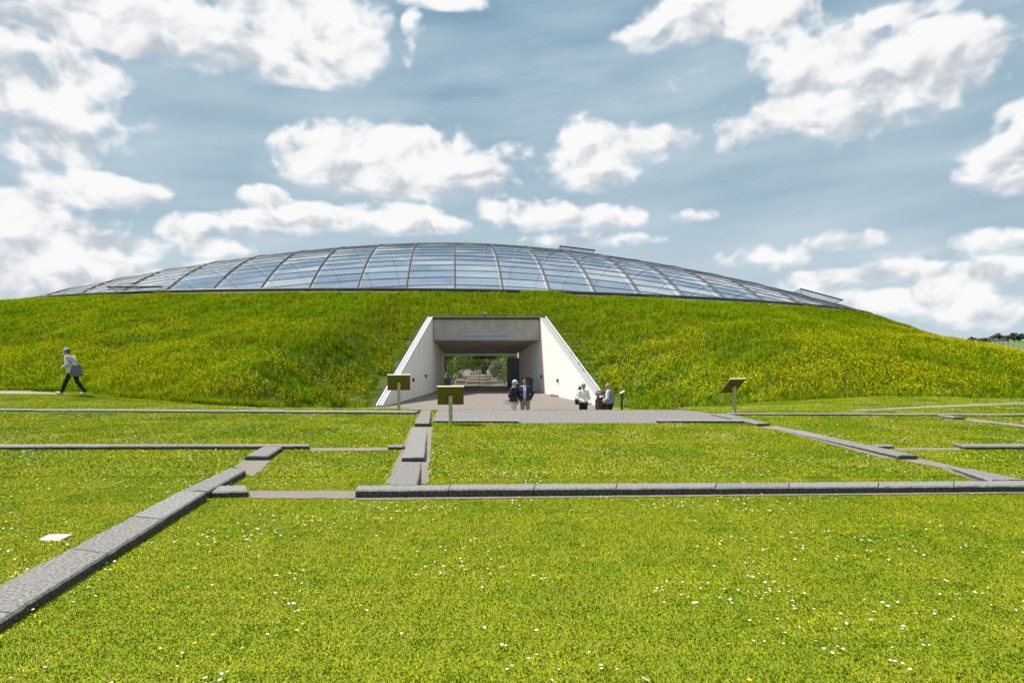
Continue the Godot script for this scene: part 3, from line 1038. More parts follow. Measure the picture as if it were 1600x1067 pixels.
func build_interior() -> void:
	# garden floor and the wall that carries the rim
	var st := st_new()
	var ring: Array = []
	for k in 121:
		var a := TAU * k / 120.0
		var xd := dome_xd(MA * 0.985 * cos(a), MB * 0.985 * sin(a))
		ring.append(Vector3(xd.x, 0, -xd.y))
	var c := Vector3(DX, -1.03, -DD)
	for k in 120:
		tri(st, c, ring[k] + Vector3(0, -1.03, 0), ring[k + 1] + Vector3(0, -1.03, 0), Vector3.UP)
	tag(piece("garden_floor", done(st), mats.gravel), "", "", "", "structure")
	st = st_new()
	for k in 120:
		var p: Vector3 = ring[k]; var q: Vector3 = ring[k + 1]
		var m := (p + q) * 0.5
		if m.z > -60.0 and m.x > -5.4 and m.x < 0.9:
			for side in [p, q]: pass
			continue
		var inward := Vector3(DX - m.x, 0, -DD - m.z)
		quad(st, p + Vector3(0, -1.1, 0), q + Vector3(0, -1.1, 0), q + Vector3(0, rim_y(dome_uv(q.x, -q.z).x) - 0.16, 0), p + Vector3(0, rim_y(dome_uv(p.x, -p.z).x) - 0.16, 0), inward)
	tag(piece("ring_wall", done(st), mats.render), "", "", "", "structure")
	var G1 := Color(0.10, 0.20, 0.03); var G2 := Color(0.17, 0.30, 0.04); var G3 := Color(0.04, 0.085, 0.02); var G4 := Color(0.25, 0.36, 0.07)
	plant("garden_tree", "dark branching tree in the middle of the view through the glass doors", Vector3(-2.35, -1.0, -62), 3.6, 1.7, [G3, G1, G3], 1, 1.2, 1800, 0.12, "tree")
	plant("garden_shrub", "bright leafy bush behind the left door seen through the glass", Vector3(-5.6, -1.0, -60), 3.4, 1.5, [G2, G4, G1], 2, 0.3, 1500, 0.11)
	plant("garden_shrub", "pale green bush behind the right door seen through the glass", Vector3(-0.3, -1.0, -59), 3.0, 1.2, [G2, G4], 3, 0.2, 1300, 0.10)
	plant("garden_shrub", "low bush at the foot of the rocks inside, right of the stone slabs", Vector3(-0.6, -1.0, -55.5), 1.1, 0.7, [G2, G1], 4, 0.1, 700, 0.07)
	plant("garden_shrub", "low bush at the foot of the rocks inside, left of the stone slabs", Vector3(-4.9, -1.0, -56.5), 1.2, 0.8, [G1, G4], 5, 0.1, 700, 0.07)
	plant("garden_tree", "tall green tree filling the back of the garden seen through the doors, left", Vector3(-6.5, -1.0, -70), 3.6, 2.6, [G2, G1, G3], 6, 1.2, 2000, 0.16, "tree")
	plant("garden_tree", "tall green tree filling the back of the garden seen through the doors, right", Vector3(0.3, -1.0, -71), 3.5, 2.8, [G1, G2, G3], 7, 1.0, 2000, 0.16, "tree")
	plant("garden_tree", "broad dark tree farthest back behind the doorway garden", Vector3(-3.2, -1.0, -75), 3.8, 3.6, [G3, G1], 8, 1.0, 2000, 0.2, "tree")
	var more := [[-4.9, -63.5, 2.3, 1.3, "round bush behind the rock slabs, left of the dark tree"], [-1.0, -63.0, 2.4, 1.4, "round bush behind the rock slabs, right of the dark tree"], [-3.4, -66.0, 2.7, 1.6, "tall bush behind the dark tree inside the glasshouse"], [-7.2, -64.5, 2.6, 1.6, "bush behind the left end of the glazed screen"], [1.4, -64.0, 2.6, 1.6, "bush behind the right end of the glazed screen"], [-5.9, -67.5, 2.9, 1.8, "large bush deep in the garden to the left"], [-0.4, -68.0, 2.9, 1.8, "large bush deep in the garden to the right"]]
	for q in more:
		plant("garden_shrub", q[4], Vector3(q[0], -1.0, q[1]), q[2], q[3], [G2, G4, G1, G4], int(q[1] * -10.0), 0.1, 1500, 0.12)
	var rocks := thing("rock_terrace", "cream sandstone slabs stepped up behind the glass doors", "rockery", Vector3(-2.7, -1.03, -58))
	var r := RandomNumberGenerator.new(); r.seed = 8
	for q in [[0.05, 0.12, 1.0, 2.3, 0.26, 1.1], [0.0, 0.36, 0.5, 2.0, 0.24, 1.1], [0.15, 0.58, 0.0, 1.7, 0.22, 1.0], [-0.45, 0.78, -0.5, 0.9, 0.22, 0.8], [-1.7, 0.15, 0.4, 0.8, 0.35, 0.7], [1.6, 0.12, 0.6, 0.7, 0.3, 0.6]]:
		var s2 := st_new()
		add_box(s2, Vector3.ZERO, Vector3(q[3], q[4], q[5]), 0.06, Basis.from_euler(Vector3(r.randf_range(-0.05, 0.05), r.randf_range(-0.2, 0.2), r.randf_range(-0.04, 0.04))))
		part("rock_slab", done(s2), mats.rock, rocks, Vector3(q[0], q[1], q[2]))


# ---------------------------------------------------------------- the land to the right
func far_y(x: float, d: float) -> float:
	return smoothstep(70.0, 330.0, d) * smoothstep(40.0, 120.0, x) * 8.0 * (0.75 + 0.35 * smoothstep(200.0, 320.0, x))


func build_far_land() -> void:
	var st := st_new()
	st.set_smooth_group(0)
	for i in 40:
		for j in 30:
			var v: Array = []
			for k in [[0, 0], [1, 0], [1, 1], [0, 1]]:
				var x : float = 40.0 + (i + k[0]) * 12.0
				var d : float = 75.0 + (j + k[1]) * 18.0
				v.append(Vector3(x, far_y(x, d) + 0.01, -d))
			quad(st, v[0], v[1], v[2], v[3], Vector3.UP)
	tag(piece("hill_field", done(st), mats.far_grass), "", "", "", "structure")
	var r := RandomNumberGenerator.new(); r.seed = 31
	var D1 := Color(0.03, 0.05, 0.026); var D2 := Color(0.045, 0.07, 0.034); var D3 := Color(0.07, 0.10, 0.045)
	# hedge along the top of the field
	var hd := thing("field_hedge", "long dark hedge along the top of the far field at the right edge", "hedge", Vector3(240, 0, -330))
	st = st_new()
	for k in 170:
		var x := 190.0 + k * 0.9
		var d := 318.0 + 8.0 * sin(k * 0.05)
		leaf_crown(st, Vector3(x - 240, far_y(x, d) + 0.9, -d + 330), Vector3(1.4, 1.5, 1.4), 22, 0.45, [D1, D2], r, 3)
	part("foliage", done(st), mats.leaf, hd)
	var spec := [[1521, 3.4, 2.0, "small round tree at the left end of the far tree line"], [1539, 3.0, 2.4, "low bushy tree second in the far tree line"], [1547, 3.5, 1.8, "third tree of the far line, beside the track"],
		[1555, 5.0, 2.0, "pointed tree in the middle of the far tree line"], [1561, 4.8, 2.8, "broad tree just right of the pointed far tree"], [1574, 3.8, 3.2, "flat topped tree in the far tree line"], [1586, 5.2, 1.9, "slender tall tree near the right end of the far line"], [1594, 4.4, 2.8, "wide dark tree at the right edge of the far line"], [1603, 4.8, 2.8, "dark tree last on the right of the far line"]]
	for s in spec:
		var d := 300.0
		var x: float = (s[0] - CX) / FOC * d
		plant("field_tree", s[3], Vector3(x, far_y(x, d) - 0.2, -d), s[1] * 0.85, s[2] * 1.1, [D1, D2, D3], int(s[0]), s[1] * 0.22, 500, 0.34, "tree", "trees along the far field")
	# gravel track and post fence over the shoulder of the mound
	var trk: Array = []
	var tr := st_new()
	var pa := [at_d(1524, 533.5, 118), at_d(1545, 538.5, 104), at_d(1575, 551, 92), at_d(1640, 575, 80)]
	for k in 3:
		var a: Vector3 = pa[k]; var b: Vector3 = pa[k + 1]
		quad(tr, a + Vector3(-2.2, -0.6, 0), a + Vector3(0.6, -0.15, 0), b + Vector3(0.6, -0.15, 0), b + Vector3(-2.2, -0.6, 0), Vector3.UP)
	tag(piece("gravel_track", done(tr), mats.pave), "", "", "", "structure")
	var fn := thing("post_fence", "grey post and rail fence beside the track beyond the mound's right shoulder", "fence", pa[1])
	for k in 13:
		var f := k / 12.0 * 3.0
		var i := mini(int(f), 2)
		var p: Vector3 = pa[i].lerp(pa[i + 1], f - i) + Vector3(2.3, 0, 0)
		part("post", box_mesh(Vector3(0.10, 1.5, 0.10), 0.01), mats.stone_dark, fn, p - pa[1] + Vector3(0, -0.1, 0))
		if k < 12:
			var f2 := (k + 1) / 12.0 * 3.0
			var i2 := mini(int(f2), 2)
			var p2: Vector3 = pa[i2].lerp(pa[i2 + 1], f2 - i2) + Vector3(2.3, 0, 0)
			for h in [0.25, 0.6]:
				part("rail", tube_mesh([p - pa[1] + Vector3(0, h, 0.1), p2 - pa[1] + Vector3(0, h, 0.1)], 0.035, 5), mats.stone_dark, fn)


# ---------------------------------------------------------------- the stone foundations
func stone(st: SurfaceTool, sd: SurfaceTool, A: Vector3, B: Vector3, C: Vector3, D: Vector3, low := -0.14) -> void:
	# top corners: near left, near right, far right, far left; long side decides the strips
	var swap := A.distance_to(B) < A.distance_to(D)
	var p0 := A; var p1 := B; var q0 := D; var q1 := C
	if swap:
		p0 = A; p1 = D; q0 = B; q1 = C
	var n := clampi(int(p0.distance_to(p1) / 0.07), 2, 24)
	var top_p: Array = []; var top_q: Array = []; var ed_p: Array = []; var ed_q: Array = []; var mid: Array = []; var mid2: Array = []
	var centre := (A + B + C + D) * 0.25
	for k in n + 1:
		var f := float(k) / n
		var p := p0.lerp(p1, f); var q := q0.lerp(q1, f)
		var across := (q - p).normalized()
		var along := (p1 - p0).normalized()
		var jp := tone.get_noise_2d(p.x * 30.0, p.z * 30.0) * 0.017
		var jq := tone.get_noise_2d(q.x * 30.0 + 9.0, q.z * 30.0) * 0.017
		var ins := 0.0
		if k == 0: ins = 0.004
		if k == n: ins = -0.004
		p += across * jp; q += across * jq
		ed_p.append(p - Vector3(0, 0.014 + absf(jp) * 0.5, 0)); ed_q.append(q - Vector3(0, 0.014 + absf(jq) * 0.5, 0))
		var w := 0.013 + absf(jp)
		top_p.append(p + across * w + along * ins); top_q.append(q - across * (0.013 + absf(jq)) + along * ins)
		var m1 := p.lerp(q, 0.35) + along * ins; var m2 := p.lerp(q, 0.67) + along * ins
		m1.y += tone.get_noise_2d(m1.x * 14.0, m1.z * 14.0) * 0.009; m2.y += tone.get_noise_2d(m2.x * 14.0, m2.z * 14.0) * 0.009
		mid.append(m1); mid2.append(m2)
	var dn := func(v: Vector3) -> Vector3: return Vector3(v.x + (v.x - centre.x) * 0.004, low, v.z + (v.z - centre.z) * 0.004)
	for k in n:
		quad(st, top_p[k], top_p[k + 1], mid[k + 1], mid[k], Vector3.UP)
		quad(st, mid[k], mid[k + 1], mid2[k + 1], mid2[k], Vector3.UP)
		quad(st, mid2[k], mid2[k + 1], top_q[k + 1], top_q[k], Vector3.UP)
		var ao: Vector3 = top_p[k] - top_q[k]
		quad(st, ed_p[k], ed_p[k + 1], top_p[k + 1], top_p[k], ao + Vector3.UP * 0.1)
		quad(st, ed_q[k], ed_q[k + 1], top_q[k + 1], top_q[k], -ao + Vector3.UP * 0.1)
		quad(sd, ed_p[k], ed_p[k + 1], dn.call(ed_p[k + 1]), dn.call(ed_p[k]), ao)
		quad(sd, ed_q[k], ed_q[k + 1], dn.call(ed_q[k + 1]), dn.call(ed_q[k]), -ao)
	for e in [0, n]:
		var o: Vector3 = (p0 - p1) if e == 0 else (p1 - p0)
		quad(st, ed_p[e], top_p[e], mid[e], mid2[e], o)
		quad(st, ed_p[e], mid2[e], top_q[e], ed_q[e], o)
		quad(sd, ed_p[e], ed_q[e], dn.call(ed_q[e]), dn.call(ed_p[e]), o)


func wall_run(label: String, near_l: Vector3, near_r: Vector3, far_r: Vector3, far_l: Vector3, size := 1.0, category := "stone wall", rand := 0.15, sd := 1) -> void:
	var r := RandomNumberGenerator.new(); r.seed = sd
	var across := near_l.distance_to(near_r) > near_l.distance_to(far_l)
	var a0 := near_l; var a1 := near_r; var b0 := far_l; var b1 := far_r
	if not across:
		a0 = near_l; a1 = far_l; b0 = near_r; b1 = far_r
	var mid := (near_l + near_r + far_l + far_r) * 0.25
	var t := thing("foundation_wall", label, category, Vector3(mid.x, 0, mid.z), 0.0, "low stone foundations in the lawn")
	var len := a0.distance_to(a1)
	var n := maxi(1, roundi(len / size))
	var cuts: Array = [0.0]
	for k in range(1, n): cuts.append((k + r.randf_range(-rand, rand)) / n)
	cuts.append(1.0)
	var gap := 0.0025 / len
	for k in n:
		var f0: float = cuts[k] + (gap if k > 0 else 0.0); var f1: float = cuts[k + 1] - (gap if k < n - 1 else 0.0)
		var up := Vector3(-t.position.x, r.randf_range(-0.005, 0.004) if n > 1 else 0.0, -t.position.z)
		var st := st_new()
		var sides := st_new()
		var P0 := a0.lerp(a1, f0) + up; var P1 := a0.lerp(a1, f1) + up; var Q0 := b0.lerp(b1, f0) + up; var Q1 := b0.lerp(b1, f1) + up
		if across: stone(st, sides, P0, P1, Q1, Q0)
		else: stone(st, sides, P0, Q0, Q1, P1)
		var m := done(st)
		sides.generate_normals()
		sides.commit(m)
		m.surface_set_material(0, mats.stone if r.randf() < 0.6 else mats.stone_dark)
		m.surface_set_material(1, mats.stone_side_shaded)
		part("coping_stone", m, null, t)
	no_grass([near_l, near_r, far_r, far_l])


func build_walls() -> void:
	wall_run("long stone wall across the lawn in front, nearest to the camera", on(555, 765.4, 0.093), on(1760, 757.0, 0.078), on(1760, 749.3, 0.078), on(558.5, 758, 0.093), 1.02, "stone wall", 0.10, 2)
	wall_run("long stone wall running diagonally out of the picture at bottom left", on(-330, 1083, 0.06), on(-240, 1117, 0.06), on(322, 769, 0.09), on(281, 767, 0.085), 1.15, "stone wall", 0.1, 3)
	wall_run("far end slab of the diagonal left wall, beyond its joint", on(282, 766.3, 0.085), on(324, 767.3, 0.085), on(383, 734.8, 0.075), on(359, 730.6, 0.07), 1.3, "stone slab", 0.1, 4)
	wall_run("short stub stone jutting right from the diagonal left wall", on(330, 768, 0.07), on(387, 767, 0.07), on(383, 758.3, 0.07), on(344, 758.7, 0.07), 1.0, "stone slab", 0.1, 5)
	wall_run("single slab standing in front of the left middle wall, beyond a gravel gap", on(382, 712.6, 0.07), on(418, 712.6, 0.07), on(441, 697.6, 0.065), on(409.5, 697.6, 0.065), 1.4, "stone slab", 0.1, 6)
	wall_run("long stone wall across the left lawn, middle of the three", on(-260, 697.5, 0.062), on(483, 696.2, 0.066), on(480, 693.6, 0.066), on(-260, 693.4, 0.062), 1.1, "stone wall", 0.12, 7)
	wall_run("short stub stone just left of the tilted middle slab", on(606, 697.3, 0.06), on(629, 697.3, 0.06), on(632, 694.8, 0.06), on(606.5, 694.8, 0.06), 1.0, "stone slab", 0.1, 8)
	wall_run("long thin stone wall farthest back across the left lawn, ending by the signs", on(-260, 638.6, 0.04), on(650, 643.8, 0.065), on(655, 641.6, 0.065), on(-260, 637.0, 0.04), 1.2, "stone wall", 0.12, 9)
	wall_run("slab at the far end of the central row, left of the paved landing", on(647, 661.4, 0.075), on(671, 661.4, 0.075), on(674, 640.8, 0.03), on(658, 640.8, 0.03), 2.6, "stone slab", 0.1, 10)
	wall_run("tilted slab in the middle of the central row", on(628, 715, 0.075), on(663, 714.4, 0.075), on(668.5, 667.5, 0.015), on(648.5, 668.5, 0.015), 2.3, "stone slab", 0.1, 11)
	wall_run("tilted slab at the near end of the central row, touching the front wall", on(609, 757.4, 0.085), on(653, 757.4, 0.085), on(659, 721.5, 0.015), on(626, 721.5, 0.015), 1.9, "stone slab", 0.1, 12)
	wall_run("thin stone edging in front of the paved landing, left part behind the middle sign", on(677, 656.8, 0.06), on(810, 657.4, 0.055), on(809, 655.2, 0.055), on(678, 654.6, 0.06), 1.0, "stone edging", 0.1, 13)
	wall_run("thin stone edging in front of the paved landing, right part", on(1026, 657, 0.058), on(1163, 657, 0.065), on(1158, 654.8, 0.065), on(1025, 654.8, 0.058), 1.0, "stone edging", 0.1, 14)
	wall_run("diagonal slab at the right corner of the paved landing", on(1183, 661.3, 0.07), on(1203, 661.3, 0.07), on(1137, 646, 0.04), on(1111, 646, 0.04), 1.4, "stone slab", 0.1, 15)
	wall_run("long diagonal stone wall across the right lawn", on(1404.7, 711.5, 0.067), on(1434.5, 711.5, 0.067), on(1252, 672.0, 0.045), on(1222, 670.6, 0.03), 1.15, "stone wall", 0.1, 16)
	wall_run("short stub stone on the right side of the long diagonal wall", on(1372, 696.3, 0.055), on(1397, 696.5, 0.055), on(1394, 694.3, 0.055), on(1362, 694.0, 0.055), 1.0, "stone slab", 0.1, 17)
	wall_run("diagonal stone wall at the right edge meeting the long front wall", on(1548, 749.6, 0.07), on(1605, 749.6, 0.07), on(1517, 732, 0.05), on(1488, 730, 0.05), 1.2, "stone wall", 0.1, 18)
	wall_run("stone wall entering from the right edge at middle distance", on(1508, 697.2, 0.058), on(1800, 697.2, 0.058), on(1790, 693, 0.058), on(1491, 693, 0.058), 1.1, "stone wall", 0.1, 19)
	wall_run("long thin stone wall farthest back across the right lawn, from the right sign", on(1141, 646.0, 0.05), on(1800, 648.6, 0.05), on(1800, 646.9, 0.05), on(1136, 644.6, 0.05), 1.2, "stone wall", 0.1, 20)
	wall_run("small diagonal slab in front of the far right wall", on(1490.6, 651.7, 0.06), on(1509, 651.7, 0.06), on(1485, 648.8, 0.055), on(1466, 648.6, 0.055), 1.6, "stone slab", 0.1, 21)
	wall_run("low rough diagonal wall far back at the right edge", on(1700, 678.6, 0.06), on(1738, 678.6, 0.06), on(1566, 659.6, 0.045), on(1545, 659.4, 0.045), 1.1, "stone wall", 0.1, 22)
	var hc := [on(61, 841, 0.02), on(94, 842.6, 0.02), on(114.6, 834, 0.02), on(79, 833.6, 0.02)]
	var st := st_new()
	var c: Vector3 = (hc[0] + hc[1] + hc[2] + hc[3]) * 0.25
	var o := Vector3(c.x, 0, c.z)
	stone(st, st, hc[0] - o, hc[1] - o, hc[2] - o, hc[3] - o, -0.05)
	var hatch := thing("white_slab", "small white square slab lying in the grass left of the diagonal wall", "slab", o)
	part("slab_top", done(st), flat(Color(0.58, 0.565, 0.52), 0.8), hatch)
	no_grass(hc)


# ---------------------------------------------------------------- grass and flowers
func blade(vt: PackedVector3Array, nm: PackedVector3Array, cl: PackedColorArray, p: Vector3, h: float, w: float, r: RandomNumberGenerator, lean: float, ca: Color, cb: Color) -> void:
	var a := r.randf() * TAU
	var x := Vector3(cos(a), 0, sin(a))
	var b := r.randf() * TAU
	var bend := Vector3(cos(b), 0, sin(b)) * lean * r.randf() * h
	var m := p + Vector3(0, h * 0.6, 0) + bend * 0.35
	var t := p + Vector3(0, h, 0) + bend
	var n := (x.cross(Vector3.UP) * 0.28 + Vector3.UP + bend * 0.3 / maxf(h, 0.01)).normalized()
	var pts := [p - x * w, p + x * w, m + x * w * 0.8, p - x * w, m + x * w * 0.8, m - x * w * 0.8, m - x * w * 0.8, m + x * w * 0.8, t]
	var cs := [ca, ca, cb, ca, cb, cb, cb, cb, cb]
	for k in 9:
		vt.append(pts[k]); nm.append(n); cl.append(cs[k])


func patch(sd: int, size: float, n: int, h0: float, h1: float, w: float, lean: float, cols: Array) -> ArrayMesh:
	var r := RandomNumberGenerator.new(); r.seed = sd
	var vt := PackedVector3Array(); var nm := PackedVector3Array(); var cl := PackedColorArray()
	var cn := FastNoiseLite.new(); cn.seed = sd; cn.frequency = 9.0
	for k in n:
		var p := Vector3(r.randf_range(-0.52, 0.52) * size, 0, r.randf_range(-0.52, 0.52) * size)
		var f := cn.get_noise_2d(p.x, p.z)
		var c: Color = cols[r.randi() % cols.size()]
		c = c * (r.randf_range(0.92, 1.10) * lerpf(0.86, 1.14, clampf(f * 0.9 + 0.5, 0.0, 1.0))); c.a = 1.0
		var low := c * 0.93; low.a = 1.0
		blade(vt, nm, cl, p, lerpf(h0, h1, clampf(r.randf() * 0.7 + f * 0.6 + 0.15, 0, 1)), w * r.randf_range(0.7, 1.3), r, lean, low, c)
	var arr := []
	arr.resize(Mesh.ARRAY_MAX)
	arr[Mesh.ARRAY_VERTEX] = vt; arr[Mesh.ARRAY_NORMAL] = nm; arr[Mesh.ARRAY_COLOR] = cl
	var am := ArrayMesh.new()
	am.add_surface_from_arrays(Mesh.PRIMITIVE_TRIANGLES, arr)
	return am


func scatter(called: String, m: Mesh, mat: Material, tr: Array, cols: Array) -> void:
	if tr.is_empty(): return
	var mm := MultiMesh.new()
	mm.transform_format = MultiMesh.TRANSFORM_3D
	mm.use_colors = true
	mm.mesh = m
	mm.instance_count = tr.size()
	for i in tr.size():
		mm.set_instance_transform(i, tr[i])
		mm.set_instance_color(i, cols[i])
	var o := MultiMeshInstance3D.new()
	o.name = numbered(called)
	o.multimesh = mm
	o.material_override = mat
	o.set_meta("kind", "stuff")
	add_child(o)


func blocked(x: float, z: float) -> bool:
	var p := Vector2(x, z)
	for s in solids:
		if s[1].has_point(p) and Geometry2D.is_point_in_polygon(p, s[0]): return true
	return false


var bins := {}
func drop(key: String, variants: int, p: Vector3, b: Basis, c: Color) -> void:
	var k := key + str(rng.randi() % variants)
	if not bins.has(k): bins[k] = [[], []]
	bins[k][0].append(Transform3D(b, p)); bins[k][1].append(c)


func grass_tint(x: float, z: float) -> Color:
	var broad := tone2.get_noise_2d(x * 5.0, z * 5.0)
	var small := tone.get_noise_2d(x * 4.5, z * 4.5)
	var f := broad * 0.6 + small * 1.0
	var c := Color(1.06, 1.08, 1.0)
	if f < 0.0: c = c.lerp(Color(0.58, 0.84, 0.6), clampf(-f * 2.4, 0.0, 1.0))        # clover and lush tufts
	else: c = c.lerp(Color(1.26, 1.16, 1.5), clampf(f * 2.0, 0.0, 1.0))
	var dry := tone.get_noise_2d(x * 3.0 + 80.0, z * 3.0)
	if dry > 0.18: c = c.lerp(Color(1.5, 1.25, 4.5), clampf((dry - 0.18) * 2.6, 0.0, 0.6))   # thin straw patches
	return c * rng.randf_range(0.92, 1.10)


func lawn_cell(x: float, z: float, s: float, far: bool) -> void:
	var hit := 0
	var probes := [[0, 0], [-1, -1], [1, -1], [1, 1], [-1, 1], [0, -1], [0, 1], [-1, 0], [1, 0]]
	for k in probes:
		if blocked(x + k[0] * s * 0.5, z + k[1] * s * 0.5): hit += 1
	if hit and s > 0.1:
		for k in [[-1, -1], [1, -1], [1, 1], [-1, 1]]: lawn_cell(x + k[0] * s * 0.25, z + k[1] * s * 0.25, s * 0.5, far)
		return
	if hit and blocked(x, z): return
	if hit > 3 and rng.randf() < 0.3: return
	var b := Basis(Vector3.UP, (rng.randi() % 4) * PI * 0.5)
	var key := "l%d" % roundi(log(0.4 / s) / log(2.0) + 1)
	if far: key = "f" + key
	if z < -17.0:
		var gy := g_level(x, -z)
		b = Basis(Vector3(1, (g_level(x + 0.3, -z) - gy) / 0.3, 0), Vector3.UP, Vector3(0, -(g_level(x, -z + 0.3) - gy) / 0.3, 1)) * b
	drop(key, 4, Vector3(x, g_level(x, -z), z), b, grass_tint(x, z))


func flower_mesh(petals: int, rad: float, col: Color, mid: Color, h: float) -> ArrayMesh:
	var st := st_new()
	var up := Vector3(0, h, 0)
	for k in petals:
		var a := TAU * k / petals
		var x := Vector3(cos(a), 0.18, sin(a)); var y := Vector3(-sin(a), 0, cos(a))
		st.set_color(col)
		quad(st, up + x * rad * 0.2 - y * rad * 0.12, up + x * rad * 0.2 + y * rad * 0.12, up + x * rad + y * rad * 0.28, up + x * rad - y * rad * 0.28, Vector3.UP)
	st.set_color(mid)
	for k in 6:
		var a := TAU * k / 6; var b := TAU * (k + 1) / 6
		tri(st, up + Vector3(0, rad * 0.28, 0), up + Vector3(cos(a), 0.4, sin(a)) * rad * 0.32, up + Vector3(cos(b), 0.4, sin(b)) * rad * 0.32, Vector3.UP)
	st.set_color(Color(0.10, 0.16, 0.03))
	add_tube(st, [Vector3.ZERO, up + Vector3(0, rad * 0.1, 0)], rad * 0.07, 4, false)
	return done(st)


func flower_patch(sd: int, n: int, h0: float, h1: float, rad: float) -> ArrayMesh:
	var r := RandomNumberGenerator.new(); r.seed = sd
	var st := st_new()
	for k in n:
		var p := Vector3(r.randf_range(-0.5, 0.5), r.randf_range(h0, h1), r.randf_range(-0.5, 0.5))
		var b := Basis(Vector3(r.randf_range(-1, 1), 0, r.randf_range(-1, 1)).normalized(), r.randf_range(0, 0.7))
		var c := Color(0.80, 0.70, 0.014) * r.randf_range(0.8, 1.15)
		c.a = 1.0
		st.set_color(c)
		for q in 5:
			var a := TAU * q / 5; var e := TAU * (q + 1) / 5
			tri(st, p, p + b * Vector3(cos(a) * rad, rad * 0.55, sin(a) * rad), p + b * Vector3(cos(e) * rad, rad * 0.55, sin(e) * rad), Vector3.UP)
	return done(st)


